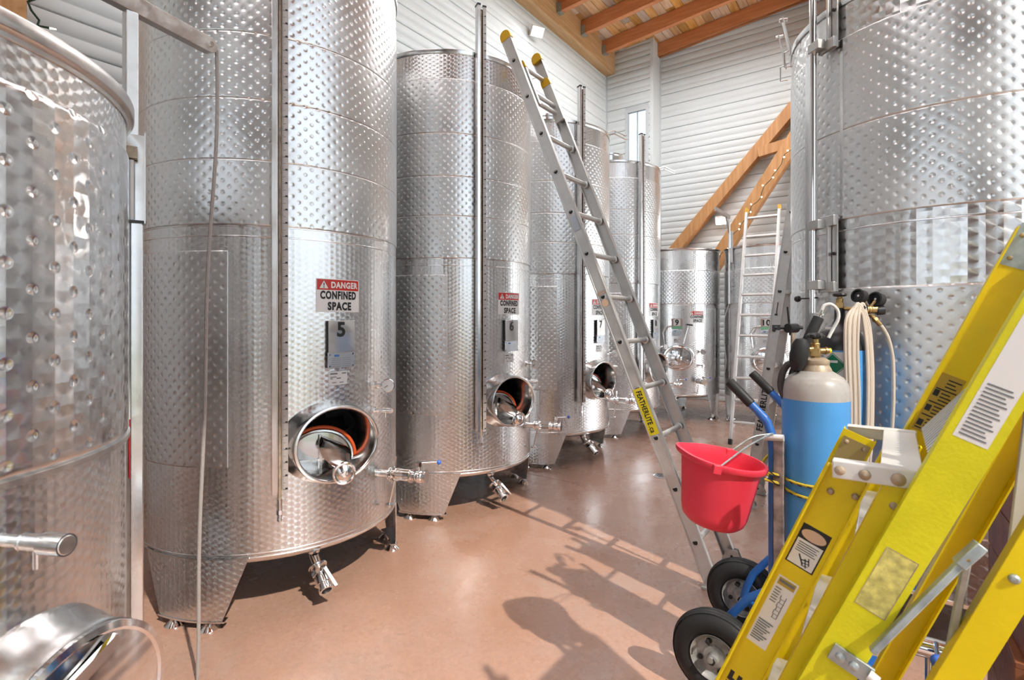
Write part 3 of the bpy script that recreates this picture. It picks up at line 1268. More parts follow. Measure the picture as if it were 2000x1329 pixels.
def maker_plate(t, R, th, z0, z1, w=.153):
    e, q = er(th), et(th)
    M = Matrix(((q.x, e.x, 0), (q.y, e.y, 0), (0, 0, 1)))
    c = e * (R + .02) + UP * ((z0 + z1) / 2)
    p = MB().box(c, (w, .003, z1 - z0), M).build('maker_plate', 'plate_grey', t, bevel=.001)
    fm = plane_map(c + e * .002, q, UP, .0004)
    h = (z1 - z0)
    mb = MB()
    flat(mb, fm, [(-.04, h * .22, -.012, h * .36)])
    mb.build('blue_mark', 'blue_print', p)
    mb = MB()
    for k in range(5):
        flat(mb, fm, [(-.055, h * (.12 - k * .13), -.005, h * (.135 - k * .13)), (.005, h * (.12 - k * .13), .055, h * (.135 - k * .13))])
    mb.build('fine_print', 'grey_print', p, kind='stuff')
    mb = MB()
    for a in (-1, 1):
        for b in (-1, 1):
            mb.cyl(c + q * a * (w / 2 - .01) + UP * b * (h / 2 - .01), c + q * a * (w / 2 - .01) + UP * b * (h / 2 - .01) + e * .005, .005, n=8)
    mb.build('rivets', 'steel_polished', p)
    return p


def sticker(t, R, th, z0, z1, w):
    a = math.degrees(w / 2 / R)
    s = MB().cylpatch(R + .001, th - a, th + a, z0, z1, .001).build('paper_sticker', 'white_sign', t)
    fm = cyl_map(R, th, (z0 + z1) / 2, R + .0026)
    h = z1 - z0
    mb = MB()
    flat(mb, fm, [(-.045, h * .28, -.005, h * .38), (.02, h * .3, .045, h * .38), (-.045, h * .06, -.01, h * .12), (-.045, -.06 * h, -.03, 0),
                  (-.01, -.06 * h, .015, .02 * h), (-.035, -.36 * h, .03, -.30 * h)])
    mb.build('fine_print', 'grey_print', s, kind='stuff')
    return s


def dial_thermometer(t, R, th, z_):
    e, q = er(th), et(th)
    c = P(th, R, z_)
    s = MB().cyl(c - e * .005, c + e * .055, .010, n=12).cyl(c, c + e * .012, .02, n=8).build('thermometer_stem', 'steel', t)
    d = (e * .6 - q * .8).normalized()
    c2 = c + e * .075
    k = MB().lathe([(0, -.016), (.034, -.016), (.038, -.01), (.038, .006), (.034, .008), (.034, .004)], c2, d, 28).build('dial_case', 'steel_polished', s)
    MB().lathe([(.034, .0045), (0, .005)], c2, d, 28).build('dial_face', 'white_sign', k)
    w_, u_, v_ = orth(d)
    MB().bar(c2 + d * .007, c2 + d * .007 + u_ * .02 + v_ * .012, .003, .001, d).build('needle', 'black_print', k)


def sample_tap(t, R, th, z_):
    e, q = er(th), et(th)
    c = P(th, R, z_)
    b = MB().cyl(c - e * .004, c + e * .05, .010, n=12).cyl(c, c + e * .010, .018, n=8).cyl(c + e * .045, c + e * .095, .015, n=16).cyl(c + e * .095, c + e * .103, .011, n=16)
    o = b.build('sample_tap', 'steel_polished', t)
    MB().cyl(c + e * .06, c + e * .06 - UP * .04, .007, n=10).build('tap_spout', 'steel_polished', o)


def racking_valve(t, R, th, z_):
    e, q = er(th), et(th)
    c = P(th, R, z_)
    b = MB().cyl(c - e * .01, c + e * .06, .022, n=20).cyl(c + e * .052, c + e * .062, .036, n=24).cyl(c + e * .064, c + e * .074, .036, n=24)
    b.cyl(c + e * .074, c + e * .10, .026, n=20)
    o = b.build('valve_pipe', 'steel_polished', t)
    MB().tube([c + e * .063 + (q * math.cos(2 * PI * i / 20) + UP * math.sin(2 * PI * i / 20)) * .037 for i in range(20)], .006, 6, closed=True).build('clamp_ring', 'steel_polished', o)
    MB().cyl(c + e * .10, c + e * .185, .024, n=20, caps=False).build('sight_glass', 'clear_glass', o)
    rods = MB()
    for a in (45, 135, 225, 315):
        d = q * math.cos(R_(a)) * .032 + UP * math.sin(R_(a)) * .032
        rods.cyl(c + e * .098 + d, c + e * .19 + d, .004, n=8)
    rods.cyl(c + e * .093, c + e * .103, .040, n=20).cyl(c + e * .183, c + e * .193, .040, n=20)
    rods.build('sight_glass_frame', 'steel_polished', o)
    body = MB().sphere(c + e * .235, .036, 10).cyl(c + e * .193, c + e * .275, .028, n=20).cyl(c + e * .272, c + e * .282, .038, n=24)
    vb = body.build('ball_valve', 'steel_polished', t)
    MB().cyl(c + e * .235, c + e * .235 + UP * .075, .013, n=14).cyl(c + e * .235 + UP * .058, c + e * .235 + UP * .08, .018, n=8).build('valve_stem', 'steel_polished', vb)
    h0 = c + e * .235 + UP * .074
    h1 = h0 + e * .10 + q * .05 + UP * .0
    lv = MB().cyl(h0, h1, .005, n=10).build('valve_lever', 'steel_polished', vb)
    MB().sphere(h1, .013, 8).build('lever_knob', 'blue_knob', lv)
    # hanging T-handle rod
    r0 = c + e * .085 - UP * .02
    r1 = r0 - UP * .155 - e * .035
    rd = MB().cyl(r0, r1, .0065, n=10).build('hanging_rod', 'steel', t)
    MB().cyl(r1 + UP * .002, r1 - UP * .012, .025, n=20).build('rod_disc', 'steel', rd)
    MB().cyl(r0 + UP * .04, r0 + UP * .12 + q * .015, .005, n=8).build('clamp_bolt', 'steel_polished', rd)


def drain_valve(t, R, th, zb):
    e, q = er(th), et(th)
    p0 = P(th, R - .16, zb - .05)
    cone = MB().lathe([(.10, .03), (.06, -.01), (.035, -.03), (.033, -.045)], p0, (0, 0, 1), 24).build('drain_cone', 'steel', t)
    p1 = p0 - UP * .045
    d = (e * .75 - UP * .55).normalized()
    MB().tube([p1 + UP * .01, p1 - UP * .015, p1 - UP * .03 + e * .02, p1 - UP * .03 + e * .02 + d * .05], .027, 16).build('drain_elbow', 'steel_polished', cone)
    c = p1 - UP * .03 + e * .02 + d * .05
    v = MB().cyl(c - d * .006, c + d * .006, .042, n=24).cyl(c, c + d * .10, .036, n=20).cyl(c + d * .03, c + d * .05, .044, n=8)
    vo = v.build('drain_valve', 'steel_polished', t)
    MB().tube([c + (q * math.cos(2 * PI * i / 20) + d.cross(q) * math.sin(2 * PI * i / 20)) * .043 for i in range(20)], .006, 6, closed=True).build('clamp_ring', 'steel_polished', vo)
    MB().lathe([(.030, .10), (.030, .13), (.038, .132), (.038, .142), (.026, .142), (.024, .12), (0, .118)], c, d, 24).build('outlet', 'steel', vo)
    MB().lathe([(.0235, .1225), (0, .1226)], c, d, 20).build('outlet_hole', 'black_print', vo)
    up2 = d.cross(q)
    if up2.z < 0:
        up2 = -up2
    s0 = c + d * .04
    MB().cyl(s0, s0 + up2 * .065, .012, n=12).build('valve_stem', 'steel_polished', vo)
    MB().bar(s0 + up2 * .06 - d * .02, s0 + up2 * .055 + d * .12 + q * .03, .016, .006, up2).build('valve_lever', 'steel_polished', vo)


TR_ = .70
Z_BOT, Z_TOP, Z_UP, Z_LOW = .348, 3.505, 1.954, 1.900
J_TOP = 3.29


def big_tank(loc, num, label, marks, features=True, valves=True):
    t = thing('wine_tank', label, 'tank', (loc[0], loc[1], 0), group='row of tall dimpled steel tanks by the left wall')
    R = TR_
    tank_shell(t, R, Z_BOT, Z_TOP, man=(-10, .87, .20, .17))
    tank_roof(t, R, Z_TOP)
    bands = [Z_UP, 2.27, 2.565, 2.885, J_TOP]
    for a, b in zip(bands, bands[1:]):
        MB().cylpatch(R, -180, 180, a, b, .004, nt=120, nz=4, edge=.005).build('cooling_jacket_band', 'steel_dimple', t)
    weld_ring(t, R, Z_LOW)
    weld_ring(t, R, Z_UP - .004)
    MB().cylpatch(R, -205, -49, .785, 1.83, .005, nt=60, nz=6, edge=.006).build('cooling_jacket_panel', 'steel_dimple', t)
    weld_ring(t, R, Z_BOT + .012, .006)
    for th in (-65.4, 62, 180):
        skirt_leg(t, R, th, Z_BOT + .0, 24.4 if th < 0 else 20, 14.4 if th < 0 else 11)
    manway(t, -10, .87, .22, .19, .80, .60, 'open')
    sight_gauge(t, R, -29.5, .66, 3.825, marks)
    danger_sign(t, R, -6, 1.622)
    number_plate(t, R, -5.7, 1.41, num)
    maker_plate(t, R, -5.9, 1.247, 1.327)
    sticker(t, R, -6.4, 1.157, 1.227, .105)
    dial_thermometer(t, R, 16, 1.127)
    sample_tap(t, R, 16, .985)
    racking_valve(t, R, 20.5, .61)
    drain_valve(t, R, -12, Z_BOT)
    # bent rods that hold the lid chain at the rim
    rd = MB()
    for th in (18, 26):
        p = P(th, R - .04, Z_TOP + .03)
        rd.tube([p, p + er(th) * .10 + UP * .02, p + er(th) * .22 - UP * .05, p + er(th) * .24 - UP * .05], .005, 6)
    rd.tube([P(18, R + .06, Z_TOP + .05), P(22, R + .065, Z_TOP + .055), P(26, R + .06, Z_TOP + .05)], .005, 6)
    rd.build('rim_rod', 'steel', t)
    return t


big_tank((-3.048, 1.779), '5', 'tall steel tank numbered 5, largest and nearest of the numbered row', 'fine')
big_tank((-3.144, 3.424), '6', 'tall steel tank second in the row, its rim touched by the leaning ladder', 'coarse')
big_tank((-3.191, 5.076), '7', 'tall steel tank third in the row, partly behind the leaning ladder', 'coarse')
big_tank((-3.222, 6.733), '8', 'tall steel tank fourth in the row, in front of the slit window', 'coarse')


# nearest tank at the left edge: shorter, open rim, hoist post beside it
def near_tank():
    t = thing('open_top_tank', 'short open-rimmed steel tank cut off by the left edge, nearest of all', 'tank', (-2.149, -.04, 0))
    R = .70
    zt = 2.146
    tank_shell(t, R, .33, zt - .01, man=(30, .61, .205, .18), mat='steel_swirl')
    MB().lathe([(R + .001, zt - .052), (R + .004, zt - .050), (R + .006, zt - .040), (R + .018, zt - .036), (R + .021, zt - .032), (R + .021, zt - .002),
                (R + .018, zt + .003), (R - .004, zt + .004), (R - .02, zt), (R - .02, zt - .03)], n=120).build('rim', 'steel_brushed', t, sharp=40)
    MB().lathe([(R - .03, zt - .12), (0, zt - .10)], n=72).build('floating_lid', 'steel', t)
    MB().cylpatch(R, -180, 180, 1.157, 2.008, .007, nt=120, nz=6, edge=.014).build('cooling_jacket_band', 'steel_dimple_big', t)
    MB().lathe([(R, 1.138), (R + .010, 1.142), (R + .010, 1.156), (R, 1.160)], n=120).build('weld_seam', 'steel_brushed', t)
    weld_ring(t, R, .345, .006)
    for th in (90, 210, 330):
        skirt_leg(t, R, th, .33, 20, 11)
    manway(t, 30, .61, .225, .20, .83, .60, 'clamp')
    # sample valve
    e, q = er(27), et(27)
    c = P(27, R, 1.03)
    b = MB().cyl(c - e * .004, c + e * .05, .014, n=14).cyl(c + e * .045, c + e * .05, .02, n=14)
    b.cyl(c + e * .05, c + e * .10, .018, n=18).cyl(c + e * .096, c + e * .150, .023, n=22)
    o = b.build('sample_tap', 'steel', t)
    MB().lathe([(.020, .15), (.018, .1515), (0, .1515)], c, e, 20).build('tap_end', 'steel_brushed', o)
    MB().cyl(c + e * .075, c + e * .075 - UP * .055, .006, n=10).build('tap_pin', 'steel', o)
    # level gauge on the far side, its open side toward the aisle
    o_, l_ = Vector((.93, -.37, 0)), Vector((.37, .93, 0))
    M = Matrix((l_, o_, UP)).transposed()
    g0 = P(86, R + .052, 0)
    g = MB()
    g.box(g0 + UP * .98, (.036, .034, 1.70), M)
    go = g.build('gauge_post', 'steel', t, bevel=.003)
    ch = MB()
    u0 = g0 - l_ * .016 + UP * 1.98
    ch.box(u0 - o_ * .018, (.080, .004, .31), M).box(u0 - l_ * .039, (.004, .045, .31), M).box(u0 + l_ * .039, (.004, .045, .31), M)
    ch.build('gauge_channel', 'steel', go)
    MB().cyl(u0 - UP * .82 + o_ * .004, u0 + UP * .06 + o_ * .004, .009, n=12).build('gauge_tube', 'white_sign', go)
    MB().cyl(u0 - UP * 1.02 + o_ * .004, u0 - UP * .82 + o_ * .004, .009, n=12).build('gauge_wine', 'red_hose', go)
    MB().box(u0 + UP * .085 + o_ * .004, (.034, .03, .04), M).build('gauge_clamp', 'cyl_collar', go)
    MB().box(u0 - UP * .15 + o_ * .018, (.085, .008, .010), M).build('gauge_strap', 'plastic_black', go)
    return t


near_tank()
dv = thing('hoist_post', 'steel hoist post with swing arm over a hanging rope, beside the nearest tank', 'hoist', (-2.168, .714, 0))
MB().bmm((-.019, -.019, 0), (.019, .019, 2.575)).build('post', 'steel_brushed', dv, bevel=.003)
MB().bmm((-.06, -.028, 0), (.03, .07, .012)).build('base_plate', 'steel', dv)
a1 = Vector((-.075, .291, 2.606))
b0_ = Vector((.15, -.585, 2.606))
arm = MB().bar(b0_, a1, .036, .062).cyl(a1 - Vector((.0174, .0045, 0)), a1 + Vector((.0174, .0045, 0)), .031, n=20)
ao = arm.build('swing_arm', 'steel_brushed', dv, bevel=.002)
MB().cyl(a1 - Vector((.0252, .0065, 0)), a1 + Vector((.0252, .0065, 0)), .010, n=14).build('pulley_pin', 'steel', ao)
rp_ = []
ra, rb_ = Vector((-2.243, 1.040, 2.60)), Vector((-2.33, .995, .006))
for k in range(41):
    s_ = k / 40
    p = ra.lerp(rb_, s_) + Vector((.012 * math.sin(s_ * 9), .006 * math.sin(s_ * 14), 0))
    rp_.append(p)
rp_ += [rb_ + Vector((-.02, -.05, 0)), rb_ + Vector((-.01, -.12, 0)), rb_ + Vector((.03, -.19, 0))]
tag(MB().tube(rp_, .0075, 8).build('hanging_rope', 'rope_grey'), 'thin grey rope hanging from the hoist arm in front of tank 5', 'rope')


# big tank on the right, and the one behind it
def right_tank(loc, label, detail=True, R=.70):
    t = thing('wine_tank', label, 'tank', (loc[0], loc[1], 0))
    zt = 3.03
    tank_shell(t, R, .33, zt, mat='steel_swirl_big')
    tank_roof(t, R, zt)
    MB().cylpatch(R, -180, 180, 1.974, 2.404, .004, nt=120, nz=4, edge=.005).build('cooling_jacket_band', 'steel_dimple', t)
    MB().cylpatch(R, -180, 180, 2.404, 2.845, .004, nt=120, nz=4, edge=.005).build('cooling_jacket_band', 'steel_dimple', t)
    MB().cylpatch(R, -180, 180, .60, 1.647, .006, nt=120, nz=6, edge=.010).build('cooling_jacket_panel', 'steel_dimple_soft', t)
    weld_ring(t, R, 1.925)
    for th in (-150, -30, 90):
        skirt_leg(t, R, th, .33, 20, 11)
    if not detail:
        return t
    # jacket joint: raised upright strip
    MB().cylpatch(R + .003, -126.4, -125.2, 1.98, 2.84, .003).build('jacket_joint', 'steel', t)
    MB().cylpatch(R + .002, -146, -140, .6, 2.86, .006).build('jacket_joint', 'steel', t)
    # hoist tube held by two slotted brackets
    th = -134.6
    e, q = er(th), et(th)
    M = Matrix(((q.x, e.x, 0), (q.y, e.y, 0), (0, 0, 1)))
    c = e * (R + .062)
    tb = MB().cyl(c + UP * 1.53, c + UP * 3.6, .0165, n=20).build('hoist_tube', 'steel_polished', t)
    for zc in (1.815, 2.99):
        br = MB()
        br.box(c + q * .068 - e * .03 + UP * zc, (.012, .02, .34), M)
        br.box(c + q * .022 - e * .0 + UP * (zc + .148), (.070, .04, .044), M)
        br.box(c + q * .022 - e * .0 + UP * (zc - .148), (.070, .04, .044), M)
        br.box(c + q * .080 - e * .046 + UP * zc, (.055, .008, .37), M)
        br.box(c + q * .06 - e * .030 + UP * (zc + .16), (.10, .02, .05), M)
        br.box(c + q * .06 - e * .030 + UP * (zc - .16), (.10, .02, .05), M)
        bo = br.build('tube_bracket', 'steel_brushed', t, bevel=.002)
        bt = MB()
        for s_ in (-.15, 0, .15):
            bt.cyl(c + q * .09 - e * .044 + UP * (zc + s_), c + q * .09 - e * .034 + UP * (zc + s_), .008, n=8)
        bt.build('bolts', 'plastic_black', bo)
    k0 = c + UP * 1.605
    kh = MB().cyl(k0 + q * .03, k0 - q * .115 - e * .01, .004, n=8).build('lever_rod', 'plastic_black', tb)
    MB().sphere(k0 - q * .122 - e * .01, .017, 8).build('lever_ball', 'plastic_black', kh)
    # rim clamps
    for th in (-172, -158):
        p = P(th, R + .012, zt - .02)
        cl = MB().bar(p + UP * .16 + er(th) * .055, p - UP * .04 + er(th) * .015, .035, .006, er(th)).build('rim_clamp', 'steel_brushed', t, bevel=.002)
        MB().tube([p + er(th) * .02 - UP * .02, p + er(th) * .045 - UP * .03, p + er(th) * .045 - UP * .11, p + er(th) * .005 - UP * .11], .004, 6).build('clamp_wire', 'steel', cl)
        MB().cyl(p + UP * .15 + er(th) * .03, p + UP * .15 + er(th) * .07, .010, n=10).build('clamp_pin', 'steel', cl)
    return t


right_tank((.211, 3.544), 'large dimpled steel tank on the right behind the gas cylinders')
right_tank((.17, 5.14), 'dimpled steel tank hidden behind the large right tank', False, .66)


# two shorter tanks at the far end
def far_tank(loc, num, label, rot, hoist=False):
    t = thing('short_wine_tank', label, 'tank', (loc[0], loc[1], 0), (0, 0, R_(rot)), group='shorter steel tanks along the far wall')
    R, zb, zt = .6, .38, 2.54
    tank_shell(t, R, zb, zt, man=(0, .93, .20, .17))
    MB().lathe([(R, zt - .03), (R + .008, zt - .028), (R + .022, zt - .012), (R + .024, zt), (R + .004, zt + .006), (R - .02, zt), (R - .02, zt - .05)], n=96).build('rim', 'steel', t, sharp=50)
    MB().lathe([(R - .01, zt - .08), (0, zt - .05)], n=72).build('floating_lid', 'steel', t)
    MB().cylpatch(R, -180, 180, 1.72, 2.22, .006, nt=100, nz=3, edge=.010).build('cooling_jacket_band', 'steel_dimple_far', t)
    MB().cylpatch(R, 60, 300, .62, 1.66, .006, nt=80, nz=3, edge=.010).build('cooling_jacket_panel', 'steel_dimple_far', t)
    weld_ring(t, R, 1.70)
    for th in (-60, 60, 180):
        skirt_leg(t, R, th, zb, 18, 9)
    manway(t, 0, .93, .21, .18, .67, .5, 'wheel')
    danger_sign(t, R, 26, 1.53, .20, .175)
    number_plate(t, R, -2, 1.43, num, .15, .15, far=True)
    maker_plate(t, R, -2, 1.25, 1.34, .14)
    sticker(t, R, -2, 1.15, 1.21, .09)
    # crane arm that carries the hatch
    a = MB()
    a.tube([P(-18, R, 1.1), P(-18, R + .05, 1.1), P(-20, R + .06, 1.3), P(-16, R + .06, 1.38), P(-8, R + .06, 1.40)], .012, 8)
    ao_ = a.build('hatch_arm', 'steel', t)
    MB().cyl(P(6, R + .08, 1.14), P(12, R + .06, 1.40), .009, n=8).build('lever_rod', 'steel', t)
    MB().bar(P(10, R + .06, 1.42), P(17, R + .07, 1.41), .03, .02).build('lever_grip', 'plastic_black', t)
    dial_thermometer(t, R, 30, 1.02)
    sample_tap(t, R, 30, .82)
    racking_valve(t, R, 24, .60)
    drain_valve(t, R, -6, zb)
    if hoist:
        th = -52
        h_ = MB().cyl(P(th, R + .05, 1.72), P(th, R + .05, 2.98), .016, n=14).build('hoist_post', 'steel', t)
        MB().bar(P(th, R + .05, 2.98), P(th, R + .05, 2.98) + er(-10) * .74, .03, .05).build('hoist_arm', 'steel_brushed', h_)
        MB().bar(P(th, R + .05, 2.75), P(th, R + .05, 2.95) + er(-10) * .18, .02, .02).build('hoist_stay', 'steel_brushed', h_)
        e, q = er(th), et(th)
        MB().box(P(th, R + .02, 2.55), (.05, .05, .46)).build('hoist_bracket', 'steel_brushed', h_)
        MB().tube([P(th, R + .05, 1.74), P(th - 4, R + .1, 1.5), P(th, R + .14, 1.2), P(th, R + .1, .9), P(th - 3, R + .12, .6)], .006, 6).build('hoist_cord', 'hose_clear', h_)
    return t


far_tank((-2.75, 8.30), '9', 'shorter open steel tank numbered 9, next to tank four of the row', -72)
far_tank((-1.50, 8.55), '10', 'shorter open steel tank numbered 10, behind the slim ladder', -80, True)


# ------------------------------------------------------------------ aluminium ladders
def alu_ladder(t, o, a, w, W, L, first, pitch, count, depth=.078, rr=.0165, caps=True, shoes=True, mat='aluminium'):
    """o: near rail outer face at the foot, a: along the rail, w: rung direction"""
    o, a, w = Vector(o), Vector(a).normalized(), Vector(w).normalized()
    d = w.cross(a).normalized()
    for side in (0, 1):
        s = 1 if side == 0 else -1
        base = o + w * (W * side)
        mb = MB()
        M = Matrix((d, w, a)).transposed()
        mb.box(base + w * (s * .002) + a * (L / 2), (depth, .004, L), M)
        for k in (-1, 1):
            mb.box(base + w * (s * .014) + d * (k * (depth / 2 - .003)) + a * (L / 2), (.006, .028, L), M)
            mb.box(base + w * (s * -.0015) + d * (k * (depth / 2 - .005)) + a * (L / 2), (.010, .003, L), M)
        rail = mb.build('rail', mat, t, bevel=.001)
        if caps:
            c = base + a * (L - .012) + w * (s * .013)
            pr_ = [(depth / 2 + .004) * math.cos(PI * i / 10) for i in range(11)]
            poly = [(depth / 2 + .004) * 1 for _ in range(0)]
            pts = [((depth / 2 + .004) * math.cos(PI * i / 10), (depth / 2 + .004) * math.sin(PI * i / 10)) for i in range(11)]
            pts += [(-(depth / 2 + .004), -.03), (depth / 2 + .004, -.03)]
            org = base + a * (L - .012) + w * (-.004 if side == 0 else -.032)
            MB().prism(pts, org, a.cross(w) * -1 if False else d, a, .036 if d.cross(a).dot(w) > 0 else -.036).build('end_cap', 'yellow_cap', rail, bevel=.002)
        if shoes:
            f = base + a * .03
            sx = Vector((d.x, d.y, 0)).normalized()
            sh = MB()
            pts = [(-.060, 0), (.060, 0), (.060, .014), (.030, .085), (-.030, .085), (-.060, .014)]
            for off in (-.004, .034):
                sh.prism(pts, base + UP * .006 + w * (s * off) - sx * 0, sx, UP, -.004 if s > 0 else .004)
            sh.box(base + UP * .008 + w * (s * .015), (.13, .060, .012), Matrix((sx, w, UP)).transposed())
            so = sh.build('foot_shoe', 'aluminium_worn', rail)
            MB().box(base + UP * .0035 + w * (s * .015), (.095, .05, .005), Matrix((sx, w, UP)).transposed()).build('foot_pad', 'rubber_black', so)
            MB().cyl(base + UP * .05 - w * (s * .008), base + UP * .05 + w * (s * .04), .008, n=10).build('pivot_bolt', 'plastic_black', so)
    for k in range(count):
        c = o + a * (first + pitch * k)
        rg = MB().cyl(c + w * .004, c + w * (W - .004), rr, n=14)
        for side in (0, 1):
            s = -1 if side == 0 else 1
            q = c + w * (W * side)
            rg.lathe([(rr - .002, -.001), (rr + .005, -.001), (rr + .005, .003), (rr - .002, .004)], q, w * s, 16)
            rg.lathe([(rr + .001, .02), (rr + .009, .022), (rr + .009, .0), (rr, -.002)], q - w * s * .03, w * s, 14)
        ro = rg.build('rung', mat, t)
        hl = MB()
        for side in (0, 1):
            s = -1 if side == 0 else 1
            q = c + w * (W * side) + w * s * .0012
            pts = [(.014 * math.cos(PI + PI * i / 8), .014 * math.sin(PI + PI * i / 8)) for i in range(9)] + [(.014, .006), (-.014, .006)]
            hl.prism(pts, q, a.cross(w), a, .0005)
        hl.build('rung_bore', 'black_print', ro)


la = Vector((-.378, 0, .926)).normalized()
ldA = thing('extension_ladder', 'aluminium ladder with yellow tips leaning on the second tall tank', 'ladder', (0, 0, 0), group=None)
alu_ladder(ldA, (-.80, 3.0, 0), la, (0, 1, 0), .43, 3.80, .265, .301, 12)
dA = Vector((0, 1, 0)).cross(la)
# short inner section showing behind the top
for yy in (3.052, 3.378):
    b0 = Vector((-.80, yy, 0)) + la * 3.20 + dA * (.012 if dA.x > 0 else -.012)
    r_ = MB().bar(b0, b0 + la * .36, .022, .07, dA).build('inner_rail', 'aluminium', ldA, bevel=.001)
    pts = [(.038 * math.cos(PI * i / 10), .038 * math.sin(PI * i / 10)) for i in range(11)] + [(-.038, -.03), (.038, -.03)]
    MB().prism(pts, b0 + la * .34 - Vector((0, .014, 0)), dA, la, .028 if dA.cross(la).y > 0 else -.028).build('end_cap', 'yellow_cap', r_)
for k in (0,):
    q_ = Vector((-.80, 3.045, 0)) + la * 3.33 + dA * (.012 if dA.x > 0 else -.012)
    MB().cyl(q_, q_ + Vector((0, .335, 0)), .0155, n=12).build('inner_rung', 'aluminium', ldA)
# stickers on the near rail: x runs down the rail
dn = -la
ac = Vector((.926, 0, .378)).normalized()


def rail_pt(z_, y_):
    return Vector((-.80 - .408 * z_, y_, z_))


st = MB()
flat(st, plane_map(rail_pt(.952, 2.9962), dn, ac), [(-.142, -.031, .142, .031)])
so = st.build('yellow_sticker', 'yellow_sticker', ldA)
mb = MB()
word(mb, 'FEATHERLITE', plane_map(rail_pt(.952, 2.9956), dn, ac), .034, .205, .03, -.022, .0)
word(mb, '.ca', plane_map(rail_pt(.952, 2.9956), dn, ac), .024, .040, .02, .108, -.006)
mb.build('sticker_words', 'black_print', so, sharp=180)
st = MB()
flat(st, plane_map(rail_pt(1.66, 2.9962), dn, ac), [(-.014, -.028, .010, .028)])
s2 = st.build('warning_sticker', 'plate_brown', ldA)
st = MB()
c = rail_pt(1.60, 2.9962)
st.prism([(.024 * math.cos(i * PI / 12), .024 * math.sin(i * PI / 12)) for i in range(24)], c, dn, ac, .0004)
st.build('round_sticker', 'peach', ldA)
st = MB()
flat(st, plane_map(rail_pt(2.12, 2.9962), dn, ac), [(-.05, -.022, .05, .022)])
st.build('faded_sticker', 'plate_grey', ldA)

ldB = thing('extension_ladder', 'aluminium ladder standing behind the gas cylinders, mostly hidden by the right tank', 'ladder')
lb = Vector((.134, 0, 1)).normalized()
alu_ladder(ldB, (-.939, 4.5, 0), lb, (0, 1, 0), .42, 3.45, .215, .303, 11, mat='aluminium_worn')
ub = lb
vb_ = Vector((-.991, 0, .133)).normalized()


def railB(z_, y_):
    return Vector((-.939 + .134 * z_, y_, z_))


mb = MB()
word(mb, 'FEATHERLITE', plane_map(railB(.80, 4.4956), ub, vb_), .045, .36, .03)
mb.build('rail_words', 'black_print', ldB, sharp=180)
mb = MB()
flat(mb, plane_map(railB(1.60, 4.4962), ub, vb_), [(-.07, -.004, .03, .004), (-.075, -.01, -.06, .012)])
mb.build('dark_mark', 'grey_print', ldB)

ldC = thing('slim_ladder', 'slim aluminium ladder with two yellow tips leaning on tank 10', 'ladder')
lc = Vector((-.004, .305, .952)).normalized()
o3 = Vector((-1.585, 6.65, 0))
w3 = Vector((1, 0, 0))
d3 = w3.cross(lc)
for k, x_ in enumerate((0.0, .395)):
    b0 = o3 + w3 * x_ + lc * .03
    r_ = MB().bar(b0, b0 + lc * 3.07, .030, .062, d3).build('rail', 'aluminium', ldC, bevel=.002)
    MB().bar(b0 + lc * 3.04, b0 + lc * 3.10, .034, .066, d3).build('end_cap', 'yellow_cap', r_, bevel=.003)
    MB().bar(o3 + w3 * x_, b0 + lc * .03, .038, .07, d3).build('foot', 'rubber_black', r_)
for k in range(11):
    c = o3 + lc * (.27 + .272 * k)
    MB().bar(c + w3 * .01, c + w3 * .385, .032, .026, lc).build('rung', 'aluminium', ldC, bevel=.003)

# ------------------------------------------------------------------ hand truck with gas cylinders
tk = thing('hand_truck', 'blue hand truck with fat black tyres carrying the gas cylinders', 'hand truck', (0, 0, 0))
YN, YFR = 2.235, 2.655


def wheel(c, s):
    """wheel with axle along y, s = outward side"""
    c = Vector(c)
    ax = Vector((0, s, 0))
    prof = []
    for i in range(25):
        a = 2 * PI * i / 24
        rr, ww = .050, .047
        x_ = math.cos(a)
        y_ = math.sin(a)
        prof.append((.122 + rr * x_ * (1 if x_ < .5 else .98), ww * y_ * (1 - .08 * max(0, x_))))
    ty = MB().lathe(prof, c, ax, 56)
    to = ty.build('tyre', 'rubber_black', tk, sharp=60)
    for w_ in (-.024, -.012, .0, .012, .024):
        MB().lathe([(.1695 - abs(w_) * .26, w_ - .0035), (.1722 - abs(w_) * .28, w_ - .002), (.1722 - abs(w_) * .28, w_ + .002), (.1695 - abs(w_) * .26, w_ + .0035)], c, ax, 56).build('tread_rib', 'rubber_black', to)
    MB().lathe([(.085, .040), (.089, .044), (.087, .036), (.078, .026), (.070, .020), (.045, .022), (.040, .030), (.022, .032), (.022, .06), (.012, .062), (0, .062)], c, ax, 40).build('wheel_rim', 'rim_grey', to, sharp=40)
    u_, v_ = Vector((1, 0, 0)), Vector((0, 0, 1))
    for i in range(4):
        a = R_(20 + 90 * i)
        p = c + (u_ * math.cos(a) + v_ * math.sin(a)) * .058 + ax * .022
        MB().cyl(p - ax * .002, p + ax * .004, .010, n=12).build('bolt_hole', 'black_print', to)
    MB().cyl(c + ax * .058, c + ax * .068, .014, n=6).build('axle_nut', 'black_print', to)
    p = c + (u_ * -.35 + v_ * .94) * .066 + ax * .03
    MB().tube([p, p + ax * .02, p + ax * .03 + u_ * .012], .006, 8).build('valve_stem', 'rubber_black', to)


